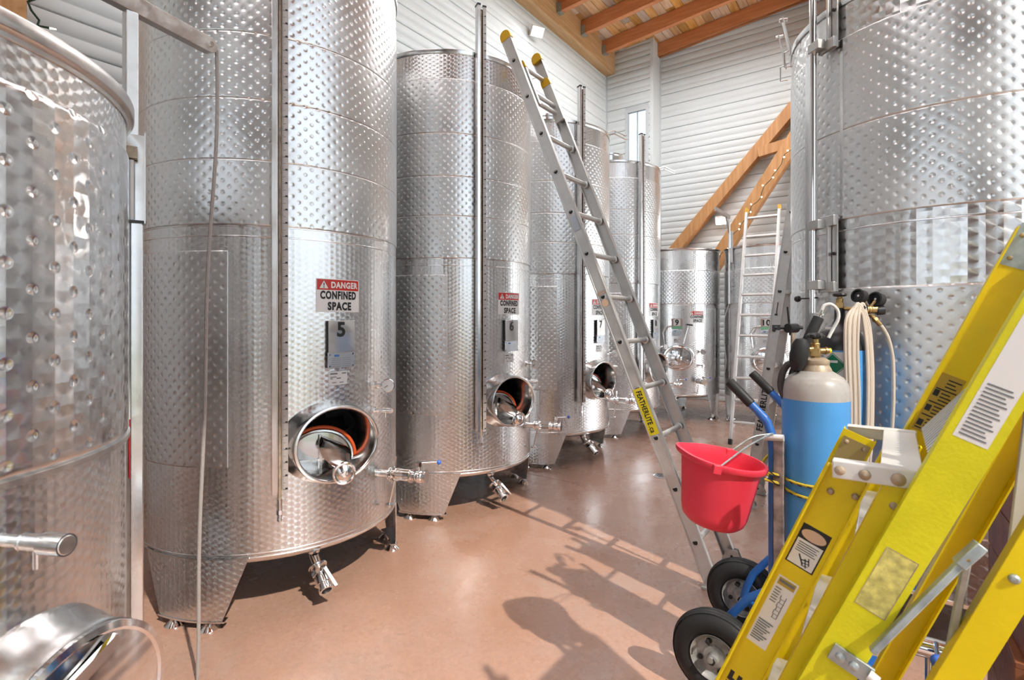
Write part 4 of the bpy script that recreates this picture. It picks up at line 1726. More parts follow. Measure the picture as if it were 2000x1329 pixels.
wheel((-.57, 2.170, .173), -1)
wheel((-.585, 2.712, .173), -1)
MB().cyl((-.575, 2.10, .178), (-.575, 2.76, .178), .012, n=12).build('axle', 'rim_grey', tk)
for yy in (YN, YFR):
    up_ = MB().tube([(-.376, yy, .05), (-.376, yy, .6), (-.376, yy, 1.0), (-.380, yy, 1.05), (-.396, yy, 1.10), (-.425, yy, 1.135)], .0165, 14)
    up_.build('upright_tube', 'truck_blue', tk)
    h0, h1 = Vector((-.42, yy, 1.13)), Vector((-.533, yy, 1.245))
    MB().cyl(h0 - (h1 - h0) * .15, h1, .0155, n=14).build('handle_bar', 'truck_blue', tk)
    MB().cyl(h0.lerp(h1, .30), h1 + (h1 - h0) * .03, .0195, n=16).build('grip', 'rubber_black', tk, bevel=.003)
    MB().tube([(-.376, yy, .46), (-.46, yy, .40), (-.53, yy, .31), (-.56, yy, .24), (-.575, yy, .178)], .016, 12).build('axle_strut', 'truck_blue', tk)
    MB().bar((-.376, yy, .10), (-.575, yy, .178), .03, .02).build('axle_brace', 'truck_blue', tk)
MB().bmm((-.372, YN - .020, .30), (-.336, YN + .012, 1.035)).build('worn_channel', 'truck_worn', tk, bevel=.003)
for zz in (.25, .62, .98):
    MB().tube([(-.380, YN, zz), (-.380, (YN + YFR) / 2, zz), (-.380, YFR, zz)], .012, 10).build('cross_bar', 'truck_blue', tk)
MB().bmm((-.37, YN - .05, .012), (-.02, YFR + .15, .022)).build('toe_plate', 'truck_blue', tk)
MB().bmm((-.388, YN - .03, .0), (-.364, YFR + .03, .06)).build('toe_riser', 'truck_blue', tk)
MB().cyl((-.40, YN - .018, 1.045), (-.335, YN - .022, 1.05), .013, n=12).build('hook_peg', 'white_metal', tk)


def lathe_cyl(name, parent, prof, c, mat, n=48, label=None):
    return MB().lathe(prof, c, (0, 0, 1), n).build(name, mat, parent, sharp=40, label=label)


g1 = thing('gas_cylinder', 'blue gas cylinder with grey shoulder and brass valve on the hand truck', 'gas cylinder', (-.243, 2.325, .024))
R1 = .116
lathe_cyl('blue_body', g1, [(0, 0), (R1 - .02, 0), (R1, .02), (R1, 1.172)], (0, 0, 0), 'cyl_blue')
lathe_cyl('grey_shoulder', g1, [(R1, 1.172), (R1 - .001, 1.20), (R1 - .008, 1.235), (R1 - .024, 1.255), (R1 - .05, 1.272), (.052, 1.280)], (0, 0, 0), 'cyl_grey')
lathe_cyl('neck_ring', g1, [(.057, 1.272), (.055, 1.283), (.047, 1.299), (.046, 1.301), (.048, 1.305), (.047, 1.319), (.034, 1.327), (.0, 1.328)], (0, 0, 0), 'cyl_collar')
v = MB().cyl((0, 0, 1.316), (0, 0, 1.376), .016, n=8).box((0, 0, 1.348), (.036, .036, .03)).cyl((0, 0, 1.371), (0, 0, 1.401), .012, n=12).cyl((0, 0, 1.374), (0, 0, 1.384), .018, n=6)
vo = v.build('valve_body', 'brass', g1, bevel=.002)
rg = Vector((.81, .586, 0))
MB().cyl(rg * .012 + UP * 1.354, rg * .05 + UP * 1.354, .011, n=12).cyl(rg * .036 + UP * 1.354, rg * .044 + UP * 1.354, .014, n=12).build('valve_outlet', 'brass', vo)
MB().cyl(rg * .048 + UP * 1.354, rg * .058 + UP * 1.354, .010, n=12).build('outlet_plug', 'yellow_sticker', vo)
MB().cyl(-rg * .012 + UP * 1.36, -rg * .03 + UP * 1.36, .011, n=12).sphere(-rg * .042 + UP * 1.362, .019, 8).build('valve_nut', 'brass', vo)
hw = MB()
hw.lathe([(.008, 1.401), (.024, 1.403), (.028, 1.409), (.028, 1.416), (.022, 1.422), (0, 1.424)], (0, 0, 0), (0, 0, 1), 24)
for i in range(8):
    a = 2 * PI * i / 8
    hw.sphere((.027 * math.cos(a), .027 * math.sin(a), 1.4105), .006, 5)
hw.build('valve_wheel', 'plastic_black', vo)

g2 = thing('gas_cylinder', 'slimmer blue gas cylinder with black dome and hazard label, behind the grey-shouldered one', 'gas cylinder', (-.188, 2.678, .024))
R2 = .103
lathe_cyl('blue_body', g2, [(0, 0), (R2 - .015, 0), (R2, .015), (R2, 1.345)], (0, 0, 0), 'cyl_blue')
lathe_cyl('black_dome', g2, [(R2, 1.345), (R2 - .002, 1.365), (R2 - .012, 1.395), (R2 - .034, 1.428), (.036, 1.448), (.022, 1.47), (.020, 1.52), (.016, 1.522)], (0, 0, 0), 'plastic_black')
v = MB().cyl((0, 0, 1.515), (0, 0, 1.565), .014, n=10).cyl((0, 0, 1.56), (0, 0, 1.575), .010, n=10).box((0, 0, 1.535), (.03, .03, .025))
vo2 = v.build('valve_body', 'brass', g2, bevel=.002)
MB().lathe([(.010, 1.572), (.023, 1.574), (.027, 1.580), (.025, 1.586), (0, 1.589)], (0, 0, 0), (0, 0, 1), 20).build('valve_wheel', 'plastic_black', vo2)
lab = MB().cylpatch(R2, -138, -45, 1.15, 1.338, .001, nt=30).build('hazard_label', 'white_sign', g2)
fm = cyl_map(R2, -100, 1.283, R2 + .0016)
mb = MB()
k = .052
for i in range(16):
    xa, xb = -k + 2 * k * i / 16, -k + 2 * k * (i + 1) / 16
    ya, yb = k - abs(xa), k - abs(xb)
    mb.add([fm(xa, -ya), fm(xb, -yb), fm(xb, yb), fm(xa, ya)], [(0, 1, 2, 3)])
do = mb.build('green_diamond', 'diamond_green', lab)
mb = MB()
fm = cyl_map(R2, -100, 1.283, R2 + .0022)
for q0, q1 in (((-1, 0), (0, -1)), ((0, -1), (1, 0)), ((1, 0), (0, 1)), ((0, 1), (-1, 0))):
    a_, b_ = Vector(q0) * k * .93, Vector(q1) * k * .93
    a2, b2 = Vector(q0) * k * .88, Vector(q1) * k * .88
    for i in range(8):
        u0_, u1_ = i / 8, (i + 1) / 8
        mb.add([fm(*a_.lerp(b_, u0_)), fm(*a_.lerp(b_, u1_)), fm(*a2.lerp(b2, u1_)), fm(*a2.lerp(b2, u0_))], [(0, 1, 2, 3)])
flat(mb, fm, [(-.018 + .006 * i, .010, -.012 + .006 * i, .020) for i in range(6)])
word(mb, '2', fm, .014, None, .01, 0, -.032)
mb.build('diamond_print', 'white_sign', do)
mb = MB()
fm = cyl_map(R2, -72, 1.22, R2 + .0016)
for i in range(16):
    flat(mb, fm, [(.012 + .006 * j, .085 - i * .0095, .018 + .006 * j, .088 - i * .0095) for j in range(6 - i % 3)])
fm = cyl_map(R2, -133, 1.325, R2 + .0016)
flat(mb, fm, [(.006 * j, .002, .006 * j + .006, .004) for j in range(5)] + [(.006 * j, -.008, .006 * j + .006, -.004) for j in range(4)])
mb.build('label_print', 'grey_print', lab, kind='stuff')
MB().cylpatch(R2 - .028, -125, -108, 1.432, 1.442, .012).build('collar_tag', 'white_sign', g2)

rgl = thing('gas_regulator', 'brass gas regulator with two black gauges and a pale hose, on the black-domed cylinder', 'regulator', (0, 0, 0))
cb = Vector((-.085, 2.672, 1.540))
vw = Vector((-.586, .810, 0))     # away from the lens side of the room
fw = Vector((-.35, -.90, .25)).normalized()
rt = Vector((.81, .586, 0))
MB().cyl((-.188, 2.678, 1.545), cb, .009, n=10).build('inlet_stem', 'brass', rgl)
MB().cyl(cb - rt * .015, cb + rt * .035, .017, n=14).sphere(cb, .019, 8).build('body', 'brass', rgl)
for off, r_ in ((rt * -.036 + UP * .056, .027), (rt * .036 + UP * .042, .029)):
    c = cb + off
    MB().cyl(cb + off * .2, c, .007, n=8).build('gauge_stem', 'brass', rgl)
    f2 = (fw + rt * -.5).normalized()
    go = MB().lathe([(0, -.022), (r_ - .004, -.022), (r_, -.016), (r_, .012), (r_ + .002, .016), (r_ - .004, .018), (r_ - .006, .008)], c, f2, 26).build('gauge', 'rubber_black', rgl)
    MB().lathe([(r_ - .006, .009), (0, .0095)], c, f2, 22).build('gauge_face', 'plastic_black', go)
    MB().lathe([(.005, .011), (0, .012)], c, f2, 12).build('gauge_hub', 'white_sign', go)
MB().lathe([(0, .0), (.020, .0), (.024, .004), (.024, .022), (.018, .028), (0, .028)], cb - rt * .018 + fw * .01, (fw + rt * -.4).normalized(), 12).build('adjust_knob', 'plastic_black', rgl)
MB().lathe([(0, .0), (.017, .0), (.020, .004), (.020, .03), (.014, .034), (0, .034)], cb + rt * .03 - UP * .005, (rt + fw * .3).normalized(), 12).build('relief_knob', 'plastic_black', rgl)
n0 = cb + rt * .006 - UP * .02
n1 = n0 + rt * .03 - UP * .045 - vw * .02
MB().cyl(n0, n1, .009, n=10).cyl(n0.lerp(n1, .4), n0.lerp(n1, .6), .013, n=6).build('outlet_nipple', 'brass', rgl)
hs = [n1, n1 + rt * .016 - UP * .022, n1 + rt * .034 - UP * .06, n1 + rt * .050 - UP * .13, n1 + rt * .054 - UP * .22, n1 + rt * .053 - UP * .34, n1 + rt * .045 - UP * .47, n1 + rt * .03 - UP * .62, n1 + rt * .02 - UP * .8]


def smooth(pts, n=6):
    pts = [Vector(p) for p in pts]
    out = []
    for i in range(len(pts) - 1):
        p0, p1, p2, p3 = pts[max(i - 1, 0)], pts[i], pts[i + 1], pts[min(i + 2, len(pts) - 1)]
        for k in range(n):
            t_ = k / n
            out.append(.5 * ((2 * p1) + (p2 - p0) * t_ + (2 * p0 - 5 * p1 + 4 * p2 - p3) * t_ ** 2 + (3 * p1 - p0 - 3 * p2 + p3) * t_ ** 3))
    out.append(pts[-1])
    return out


MB().tube(smooth(hs), .0075, 10).build('hose', 'hose_beige', rgl)

co = thing('hose_hank', 'hank of cream plastic hose hung over the neck of the black-domed cylinder', 'hose', (0, 0, 0))
top = Vector((-.126, 2.610, 1.545))
cyd = Vector((-.07, -.995, 0))
for i in range(6):
    xl = -.034 + .0095 * i + .004 * (i % 2)
    xr = .052 + .008 * (i % 3) - .004 * (i // 3)
    fo = .030 + .006 * (i % 2)
    zt_ = .004 + .006 * (i % 3)
    pts = [top + rt * (xl * .55 + .008) + UP * (zt_ - .004), top + rt * (xl - .004) + cyd * fo * .7 - UP * .05, top + rt * (xl - .006) + cyd * fo - UP * .18,
           top + rt * xl + cyd * fo - UP * .36, top + rt * (xl + .004) + cyd * fo - UP * (.56 + .02 * i),
           top + rt * (.014 + .006 * i) + cyd * fo - UP * (.68 + .022 * i),
           top + rt * (xr - .004) + cyd * fo * .8 - UP * (.56 + .02 * i), top + rt * (xr + .004) + cyd * fo * .6 - UP * .36,
           top + rt * xr + cyd * fo * .5 - UP * .18, top + rt * (xr - .016) + cyd * .01 - UP * .05, top + rt * (xl * .55 + .022) + UP * zt_]
    MB().tube(smooth(pts + [pts[0]], 5), .0062, 8).build('hose_loop', 'hose_beige', co)

# spray lance with black grips and hoses lying over the truck
sp = thing('spray_lance', 'black gripped spray lance with clear hose and black bulb behind the brass valve', 'tool')
MB().tube([(-.242, 2.42, 1.505), (-.262, 2.405, 1.455), (-.285, 2.39, 1.395), (-.30, 2.38, 1.345)], [.020, .021, .019, .015], 14).build('lance_grip', 'rubber_black', sp)
MB().cyl((-.242, 2.42, 1.505), (-.232, 2.425, 1.535), .008, n=10).cyl((-.238, 2.422, 1.515), (-.236, 2.423, 1.523), .015, n=10).build('lance_fitting', 'steel_polished', sp)
MB().tube(smooth([(-.232, 2.425, 1.535), (-.222, 2.43, 1.555), (-.20, 2.44, 1.558), (-.180, 2.455, 1.535), (-.178, 2.455, 1.50), (-.195, 2.45, 1.46), (-.21, 2.44, 1.425)]), .0065, 8).build('clear_hose', 'hose_clear', sp)
MB().lathe([(0, -.065), (.018, -.06), (.030, -.035), (.033, 0), (.031, .035), (.020, .058), (0, .064)], (-.292, 2.275, 1.365), (0.15, 0, 1), 20).build('rubber_bulb', 'rubber_black', sp)
MB().tube(smooth([(-.30, 2.30, 1.31), (-.33, 2.31, 1.325), (-.352, 2.30, 1.29), (-.357, 2.29, 1.23), (-.335, 2.29, 1.17), (-.325, 2.30, 1.08)]), .013, 10).build('black_hose', 'hose_black', sp)
MB().tube(smooth([(-.28, 2.32, 1.31), (-.305, 2.33, 1.32), (-.325, 2.33, 1.28), (-.322, 2.32, 1.22), (-.30, 2.31, 1.19)]), .012, 10).build('black_hose', 'hose_black', sp)
MB().bar((-.345, 2.50, 1.22), (-.350, 2.455, .98), .04, .02).build('black_strap', 'rubber_black', sp, bevel=.006)

# small clamp on an upright rod beside the right tank
cs = thing('clamp_stand', 'thin upright rod with a black knob clamp, left of the right tank', 'stand', (-.400, 2.90, 0))
MB().cyl((0, 0, .0), (0, 0, 1.43), .010, n=12).build('rod', 'cyl_collar', cs)
MB().cyl((0, 0, 0), (0, 0, .012), .07, n=20).build('base', 'plastic_black', cs)
MB().cyl((-.01, .0, 1.42), (-.022, -.01, 1.56), .006, .004, n=8).build('lever', 'plastic_black', cs)
MB().cyl((-.018, -.03, 1.455), (.012, .02, 1.455), .023, n=14).build('clamp_knob', 'plastic_black', cs)
MB().cyl((-.075, -.035, 1.458), (.04, .02, 1.458), .009, n=10).box((-.068, -.032, 1.458), (.035, .012, .026)).build('clamp_bar', 'plastic_black', cs)

# yellow ropes tying the cylinder to the truck
rp2 = thing('tie_rope', 'yellow and black twisted rope tied around truck and blue cylinder', 'rope')
for i, (zz, dz) in enumerate(((.875, -.02), (.905, .015))):
    c0 = Vector((-.243, 2.325, zz))
    pts = []
    for k in range(25):
        a = R_(170 + 220 * k / 24)
        pts.append(c0 + Vector((math.cos(a), math.sin(a), 0)) * (R1 + .007) + UP * (dz * k / 24 - .025 * math.sin(PI * k / 24)))
    pts = [Vector((-.40, YN - .03, zz + .01)), Vector((-.36, YN - .03, zz + .005))] + pts[5:]
    MB().tube(pts, .0055, 8).build('rope_strand', 'rope_yellow', rp2)
    hel = [p + Vector((.0035 * math.cos(j * 1.3), .0035 * math.sin(j * 1.3), .0045 * math.sin(j * 1.3))) for j, p in enumerate(smooth(pts, 3))]
    MB().tube(hel, .0032, 6).build('rope_tracer', 'rubber_black', rp2)
MB().tube(smooth([(-.39, YN - .02, .90), (-.42, YN + .02, .93), (-.37, YN + .06, 1.0), (-.33, YN + .05, 1.06), (-.30, YN + .07, .99), (-.36, YN + .02, .94)]), .005, 8).build('rope_knot', 'rope_yellow', rp2)


# bucket hung by its bail
bk = thing('bucket', 'red plastic bucket with spout hanging tilted from the hand truck peg', 'bucket', (0, 0, 0))
vaxis = Vector((-.24, .97, 0))
brt = Vector((.97, .24, 0))
tilt = Matrix.Rotation(R_(10), 4, vaxis) @ Matrix.Rotation(R_(0), 4, brt)
MBK = Matrix.Translation((-.487, 1.955, 1.008)) @ tilt
n = 56
Hb, Rt, Rb = .240, .138, .113


def bucket_prof(prof, name, mat, parent):
    vs, fs = [], []
    for r, z_ in prof:
        for i in range(n):
            a = 2 * PI * i / n
            x_, y_ = math.cos(a), math.sin(a)
            d = Vector((x_, y_, 0))
            k = max(0.0, d.dot(-brt)) ** 14 * max(0, (z_ + .10) / .10) * .022
            vs.append((x_ * r + d.x * k, y_ * r + d.y * k, z_ + .2 * k))
    for j in range(len(prof) - 1):
        for i in range(n):
            q = (i + 1) % n
            fs.append((j * n + i, j * n + q, (j + 1) * n + q, (j + 1) * n + i))
    mb = MB()
    mb.add(vs, fs)
    return mb.build(name, mat, parent, sharp=50, M=MBK)


bo = bucket_prof([(.0, -Hb), (Rb - .05, -Hb), (Rb - .025, -Hb + .006), (Rb - .008, -Hb + .022), (Rb, -Hb + .048), (Rt - .012, -.03), (Rt - .010, -.018), (Rt + .004, -.014), (Rt + .008, -.004), (Rt + .006, .004), (Rt - .004, .005), (Rt - .008, -.004),
                  (Rt - .014, -.03), (Rb - .004, -Hb + .05), (Rb - .03, -Hb + .010), (0, -Hb + .005)], 'pail', 'bucket_red', bk)
pk = Vector((-.372, YN - .022, 1.062))
bdir = Vector((-.10, .995, 0))
e1 = MBK @ (bdir * (-(Rt + .004)) + Vector((0, 0, -.01)))
e2 = MBK @ (bdir * (Rt + .004) + Vector((0, 0, -.01)))
MB().tube(smooth([e1, e1.lerp(pk, .5) + UP * .012, e1.lerp(pk, .9) + UP * .006, pk, e2.lerp(pk, .9) + UP * .006, e2.lerp(pk, .5) + UP * .02, e2]), .003, 8).build('bail', 'galvanised', bk)
for e_ in (e1, e2):
    MB().box(e_, (.028, .020, .030), tilt.to_3x3() @ Matrix.Rotation(R_(36), 3, 'Z')).build('bail_lug', 'bucket_red', bk, bevel=.002)

# ------------------------------------------------------------------ yellow stepladders
A_ = Vector((.395, 0, .919)).normalized()
D_ = Vector((.919, 0, -.395)).normalized()


def channel(t, name, x0, ya, yb, width, ztop, mat, web='near', slope=None, z0=0.0):
    """C-section rail in the x-z plane; x0 = left edge on the floor; ya..yb = section depth in y"""
    a = A_ if slope is None else Vector((slope, 0, 1)).normalized()
    d = Vector((a.z, 0, -a.x))
    o = Vector((x0, 0, 0)) + a * (z0 / a.z)
    L = (ztop - z0) / a.z
    M = Matrix((d, Vector((0, 1, 0)), a)).transposed()
    yw = ya if web == 'near' else yb
    sgn = 1 if web == 'near' else -1
    # trim the foot level with the floor: start a little up the rail
    lo = width * a.x / a.z * .5 + .004
    cz = a * ((L + lo) / 2)
    c = o + d * (width / 2) + cz
    mb = MB()
    mb.box(Vector((c.x, yw + sgn * .002, c.z)), (width - .0012, .004, L - lo - .0006), M)
    for k in (0, 1):
        cc = o + d * (.002 if k == 0 else width - .002) + cz
        mb.box(Vector((cc.x, (ya + yb) / 2 + sgn * .0006, cc.z)), (.004, yb - ya - .0008, L - lo), M)
    ob = mb.build(name, mat, t)
    ft = MB()
    c = o + d * (width / 2) + a * (lo + .0)
    ft.box(Vector((c.x, (ya + yb) / 2, c.z)), (width + .012, yb - ya + .012, .05), M)
    ft.build('foot_pad', 'rubber_black', ob, bevel=.002)
    return ob


def face_map(x0, slope, z_, y_):
    """map on a rail face looking toward -y: x across the rail (right), y up the rail"""
    a = Vector((slope, 0, 1)).normalized()
    d = Vector((a.z, 0, -a.x))
    o = Vector((x0 + slope * z_, y_, z_))
    return plane_map(o, d, a)


def bolt_head(t, p, r, mat='cyl_collar', out=-1):
    return MB().lathe([(r, 0), (r * .95, .003), (r * .6, .006), (0, .007)], p, (0, out, 0), 16).build('bolt', mat, t)


s1 = thing('platform_stepladder', 'yellow fibreglass platform ladder in front, with white level platform and instruction stickers', 'ladder')
SA = .412
XA, WAi = -.605, .081
ra1 = channel(s1, 'rear_rail', XA, 1.298, 1.330, WAi, 1.190, 'yellow_glass', 'far', SA)
ra2 = channel(s1, 'rear_rail', XA, 1.735, 1.767, WAi, 1.196, 'yellow_glass', 'near', SA)
XB = -.486
rb1 = channel(s1, 'front_rail', XB, 1.296, 1.326, .074, 1.19, 'yellow_glass', 'near', .402)
rb2 = channel(s1, 'front_rail', XB, 1.740, 1.770, .074, 1.19, 'yellow_glass', 'far', .402)
for zz in (.20, .48, .76, 1.02):
    x_ = XB + .402 * zz + .035
    MB().bmm((x_ - .028, 1.33, zz - .012), (x_ + .035, 1.738, zz + .012)).build('step', 'aluminium_worn', s1, bevel=.003)
for zz in (.35, .9):
    x_ = XA + SA * zz + .04
    MB().bar((x_, 1.335, zz), (x_, 1.73, zz), .03, .02).build('rear_brace', 'aluminium', s1, bevel=.002)
pf_ = MB().bmm((-.104, 1.284, 1.168), (.052, 1.291, 1.204)).bmm((-.104, 1.284, 1.200), (.052, 1.312, 1.206))
pfo = pf_.build('platform_side', 'white_metal', s1, bevel=.003)
pf2 = MB().bmm((-.106, 1.772, 1.166), (.050, 1.779, 1.200)).bmm((-.106, 1.752, 1.196), (.050, 1.779, 1.202)).build('platform_side', 'white_metal', s1, bevel=.003)
MB().bmm((-.022, 1.290, 1.186), (.048, 1.772, 1.198)).build('platform', 'white_metal', s1, bevel=.002)
hx = Vector((SA, 0, 1)).normalized()
hd_ = Vector((hx.z, 0, -hx.x))
hc = Vector((XA + SA * 1.14, 1.732, 1.14)) + hd_ * .042
hp = MB().box(hc, (.066, .004, .085), Matrix((hd_, Vector((0, 1, 0)), hx)).transposed()).build('hinge_plate', 'tan_plate', s1)
for qa, qb in ((-.022, .030), (.022, .030), (-.022, -.030), (.022, -.030)):
    bolt_head(hp, hc + hd_ * qa + hx * qb - Vector((0, .002, 0)), .006)
for px_, pz_, r_ in ((-.090, 1.186, .010), (-.047, 1.184, .011), (.008, 1.184, .013)):
    bolt_head(pfo, (px_, 1.284, pz_), r_)
for px_, pz_, r_ in ((-.110, 1.128, .0075), (-.065, 1.125, .0075)):
    bolt_head(ra1, (px_, 1.326, pz_), r_)
for px_, pz_ in ((.000, 1.128), (.020, 1.116)):
    bolt_head(rb1, (px_, 1.296, pz_), .0075)
# instruction stickers on the rear rail web (face at y = 1.326)
fy = 1.3258
f0 = face_map(XA, SA, 1.008, fy)
mb = MB()
flat(mb, f0, [(.011, -.050, .069, .050)])
k1 = mb.build('fall_warning_sticker', 'black_print', ra1, label='black bordered sticker with a falling climber')
f1 = face_map(XA, SA, 1.008, fy - .0006)
mb = MB()
flat(mb, f1, [(.014, -.047, .066, .014)])
mb.build('sticker_panel', 'white_sign', k1)
mb = MB()
mb.add([f1(.040 + .025 * math.cos(i * PI / 12), .030 + .013 * math.sin(i * PI / 12)) for i in range(24)], [tuple(range(24))])
mb.build('oval_panel', 'peach', k1)
f2_ = face_map(XA, SA, 1.008, fy - .0012)
mb = MB()
for i in range(5):
    flat(mb, f2_, [(.019, .006 - i * .0052, .060 - .004 * (i % 2), .0076 - i * .0052)])
for q in (((.030, -.020), (.044, -.040), .003), ((.044, -.024), (.052, -.044), .002), ((.050, -.020), (.056, -.036), .002), ((.036, -.030), (.052, -.026), .0025),
          ((.040, -.036), (.056, -.032), .0015), ((.042, -.042), (.055, -.039), .0015)):
    (x0_, y0_), (x1_, y1_), w_ = q
    dx, dy = x1_ - x0_, y1_ - y0_
    l_ = math.hypot(dx, dy)
    nx_, ny_ = -dy / l_ * w_ * .5, dx / l_ * w_ * .5
    mb.add([f2_(x0_ + nx_, y0_ + ny_), f2_(x0_ - nx_, y0_ - ny_), f2_(x1_ - nx_, y1_ - ny_), f2_(x1_ + nx_, y1_ + ny_)], [(0, 1, 2, 3)])
mb.build('falling_figure', 'black_print', k1)
f3 = face_map(XA, SA, .842, fy)
mb = MB()
flat(mb, f3, [(.014, -.092, .058, .092)])
k2 = mb.build('instruction_sticker', 'white_sign', ra1)
f4 = face_map(XA, SA, .842, fy - .0006)
mb = MB()
flat(mb, f4, [(.018, .070, .054, .088)])
mb.build('yellow_band', 'gold_label', k2)
mb = MB()
f5 = face_map(XA, SA, .842, fy - .0011)
flat(mb, f5, [(.020, .077, .052, .084)])
for i in range(9):
    flat(mb, f5, [(.018, -.030 - i * .0062, .050 - .005 * (i % 3), -.027 - i * .0062)])
for i in range(6):
    flat(mb, f5, [(.019, .060 - i * .007, .032, .0625 - i * .007)])
    flat(mb, f5, [(.036 + .002 * (i % 2), .040 - i * .010, .0375 + .002 * (i % 2), .050 - i * .010), (.047, .040 - i * .010, .0485, .050 - i * .010), (.037, .040 - i * .010, .048, .0412 - i * .010)])
mb.build('sticker_print', 'grey_print', k2, kind='stuff')
mb = MB()
word(mb, 'FEATHERLITE', plane_map(Vector((XA + SA * .50, fy, .50)) + Vector((.925, 0, -.381)) * .040, Vector((.381, 0, .925)), Vector((-.925, 0, .381))), .048, .37, .03)
mb.build('rail_words', 'black_print', ra1, sharp=180)

s2t = thing('stepladder', 'greenish yellow fibreglass stepladder behind the platform one, with steel spreader', 'ladder')
SB = .43
XL = -.482
l1 = channel(s2t, 'front_rail', XL, 1.240, 1.280, .078, 1.73, 'yellow_lime', 'near', SB)
l2 = channel(s2t, 'front_rail', XL - .004, 1.785, 1.825, .080, 1.73, 'yellow_glass', 'far', .425)
d1_ = channel(s2t, 'rear_rail', -.258, 1.290, 1.330, .056, 1.62, 'yellow_glass', 'near', .395)
d2_ = channel(s2t, 'rear_rail', -.258, 1.740, 1.780, .056, 1.62, 'yellow_glass', 'far', .395)
# folded ribbed deck between the rails
dk = Vector((.124, 0, .158)).normalized()
nk = Vector((-dk.z, 0, dk.x))
p0 = Vector((.068, 0, 1.200))
Md = Matrix((dk, Vector((0, 1, 0)), dk.cross(Vector((0, 1, 0))))).transposed()
dkc = p0 + dk * .14
dko = MB().box((dkc.x, 1.533, dkc.z), (.28, .490, .016), Md).build('ribbed_deck', 'aluminium', s2t, bevel=.002)
for i in range(18):
    yy = 1.30 + .0275 * i
    MB().box((dkc.x + nk.x * .010, yy, dkc.z + nk.z * .010), (.276, .008, .005), Md).build('deck_rib', 'white_metal', dko)
for zz in (.28, .56):
    x_ = XL + SB * zz + .042
    MB().bmm((x_ + .052, 1.245, zz - .012), (x_ + .105, 1.820, zz + .012)).build('step', 'aluminium', s2t, bevel=.003)
# galvanised end plates at the rail tops
for rail_, y_, sl_, xx in ((l2, 1.819, .425, XL - .004), (l1, 1.239, SB, XL)):
    fm = face_map(xx, sl_, 1.69, y_)
    mb = MB()
    flat(mb, fm, [(.006, -.05, .074, .06)])
    po = mb.build('end_plate', 'galvanised', rail_)
    for q in ((.02, -.03), (.06, -.03), (.02, .03), (.06, .03)):
        bolt_head(po, fm(*q), .006, 'cyl_collar')
# stickers
fm = face_map(XL, SB, 1.008, 1.2395)
mb = MB()
flat(mb, fm, [(.014, -.066, .066, .066)])
wsb = mb.build('worn_sticker', 'yellow_old_sticker', l1, label='worn pale yellow sticker with torn edges')
fm = face_map(XL, SB, 1.008, 1.2391)
mb = MB()
flat(mb, fm, [(.0132, -.0668, .0668, -.0655), (.0132, .0655, .0668, .0668), (.0132, -.0655, .0142, .0655), (.0656, -.0655, .0668, .0655)])
mb.build('dirty_edge', 'cyl_collar', wsb)
fm = face_map(XL, SB, 1.415, 1.2395)
mb = MB()
flat(mb, fm, [(.012, -.13, .064, .13)])
w1 = mb.build('white_sticker', 'white_sign', l1)
mb = MB()
fm = face_map(XL, SB, 1.415, 1.2389)
for i in range(14):
    flat(mb, fm, [(.018, -.122 + i * .0075, .058 - .004 * (i % 3), -.119 + i * .0075)])
mb.build('sticker_print', 'grey_print', w1, kind='stuff')
fm = face_map(XL - .004, .425, 1.285, 1.8205)
mb = MB()
flat(mb, fm, [(.014, -.085, .068, .085)])
gl = mb.build('gold_label', 'gold_label', l2)
mb = MB()
fm = face_map(XL - .004, .425, 1.285, 1.8199)
for i in range(16):
    flat(mb, fm, [(.034 if i % 4 else .018, -.078 + i * .0098, .064 - .005 * (i % 3), -.0745 + i * .0098)])
for i in range(3):
    flat(mb, fm, [(.018, -.07 + i * .045, .030, -.052 + i * .045)])
mb.build('label_print', 'black_print', gl, kind='stuff')
# spreader: bracket on the front rail, two hinged bars
fm = face_map(XL, SB, .842, 1.2392)
mb = MB()
a = Vector((SB, 0, 1)).normalized()
d = Vector((a.z, 0, -a.x))
Mz = Matrix((d, Vector((0, 1, 0)), a)).transposed()
bc = fm(.056, .0)
bro = MB().box((bc.x, 1.236, bc.z), (.072, .006, .036), Mz).build('spreader_bracket', 'galvanised', s2t, bevel=.001)
for q in (.038, .062):
    c = fm(q, 0)
    MB().lathe([(.0095, 0), (.008, .005), (0, .008)], (c.x, 1.233, c.z), (0, -1, 0), 14).build('rivet', 'galvanised', bro)
q0, q1 = Vector((-.033, 1.212, .868)), Vector((.108, 1.262, 1.066))
MB().bar(q0, q1, .012, .024, (0, 1, 0)).build('spreader_bar', 'galvanised', s2t, bevel=.002)
q2 = Vector((.128, 1.268, 1.092))
MB().bar(q1 - (q2 - q1) * .6, q2, .018, .034, (0, 1, 0)).build('spreader_joint', 'galvanised', s2t, bevel=.002)
MB().lathe([(.007, 0), (.006, .004), (0, .006)], (q1.x, 1.25, q1.z), (0, -1, 0), 12).build('rivet', 'brass', s2t)
MB().bar((.112, 1.30, 1.05), (.062, 1.40, .60), .012, .026, (0, 1, 0)).build('spreader_bar', 'galvanised', s2t, bevel=.002)
MB().cyl((bc.x + .03, 1.225, bc.z - .005), (bc.x + .045, 1.222, bc.z - .012), .010, n=12).build('pivot', 'white_sign', s2t)
MB().bar((.215, 1.40, 1.33), (.190, 1.40, 1.04), .022, .014, (0, 1, 0)).build('rear_strut', 'white_metal', s2t, bevel=.002)
bolt_head(d1_, (.175, 1.290, 1.035), .009, 'galvanised')

# ------------------------------------------------------------------ things stacked behind the ladders


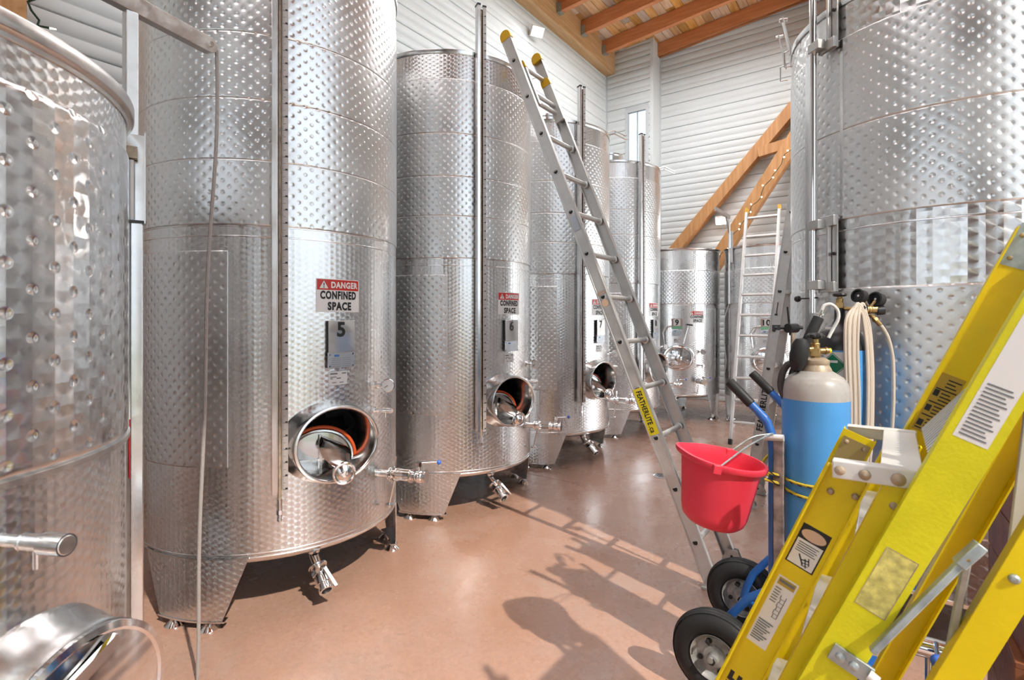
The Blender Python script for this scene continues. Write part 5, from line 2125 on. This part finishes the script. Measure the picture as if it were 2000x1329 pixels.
def crate(loc, size, label, rotz=0.0, boards=3):
    t = thing('wooden_crate', label, 'crate', loc, (0, 0, R_(rotz)), group='brown wooden crates behind the yellow ladders')
    sx, sy, sz = size
    hb = sz / boards
    for k in range(boards):
        for (a, b) in (((-sx / 2, -sy / 2), (sx / 2, -sy / 2 + .018)), ((-sx / 2, sy / 2 - .018), (sx / 2, sy / 2)),
                       ((-sx / 2, -sy / 2 + .018), (-sx / 2 + .018, sy / 2 - .018)), ((sx / 2 - .018, -sy / 2 + .018), (sx / 2, sy / 2 - .018))):
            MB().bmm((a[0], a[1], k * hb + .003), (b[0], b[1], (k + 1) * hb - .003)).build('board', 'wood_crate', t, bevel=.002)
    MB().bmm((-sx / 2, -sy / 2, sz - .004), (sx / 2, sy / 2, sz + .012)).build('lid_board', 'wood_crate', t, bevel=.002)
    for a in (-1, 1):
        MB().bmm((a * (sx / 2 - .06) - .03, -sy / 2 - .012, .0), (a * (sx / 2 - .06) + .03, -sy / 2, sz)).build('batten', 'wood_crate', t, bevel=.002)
    return t


crate((.58, 2.16, 0), (.64, .50, .58), 'brown wooden crate on the floor beneath the other crate')
crate((.56, 2.16, .592), (.58, .46, .47), 'brown wooden crate standing on top of the other crate', 3)
tb = thing('plastic_tote', 'grey plastic tote behind the ladders, in front of the lower crate', 'tote', (.40, 1.83, 0))
MB().bmm((-.20, -.06, 0), (.30, .045, .50)).build('tub', 'plastic_grey', tb, bevel=.02)
MB().bmm((-.215, -.07, .485), (.315, .032, .53)).build('lid', 'plastic_grey', tb, bevel=.01)
vl = thing('valve_fitting', 'steel valve with a blue knob lying low behind the yellow ladders', 'valve', (.10, 1.98, .0))
MB().cyl((0, 0, 0), (0, 0, .55), .025, n=16).cyl((0, 0, .0), (0, 0, .02), .07, n=20).cyl((-.05, 0, .53), (.09, 0, .53), .030, n=16).build('pipe', 'steel_polished', vl)
MB().cyl((.0, -.02, .56), (.0, -.09, .55), .006, n=8).build('lever', 'steel', vl)
MB().sphere((0, -.10, .548), .018, 8).build('knob', 'blue_knob', vl)
ln = thing('steel_lid', 'round steel lid lying at the bottom right corner', 'lid', (.40, 1.52, .0))
MB().cyl((0, 0, 0), (0, 0, .70), .10, n=24).build('stand', 'steel_brushed', ln)
MB().lathe([(0, .70), (.15, .70), (.165, .712), (.170, .73), (.155, .745), (.145, .735), (0, .745)], (0, 0, 0), (0, 0, 1), 40).build('disc', 'steel', ln)
MB().tube([(.15 * math.cos(2 * PI * i / 40), .15 * math.sin(2 * PI * i / 40), .752) for i in range(40)], .014, 10, closed=True).build('ring', 'steel_polished', ln)
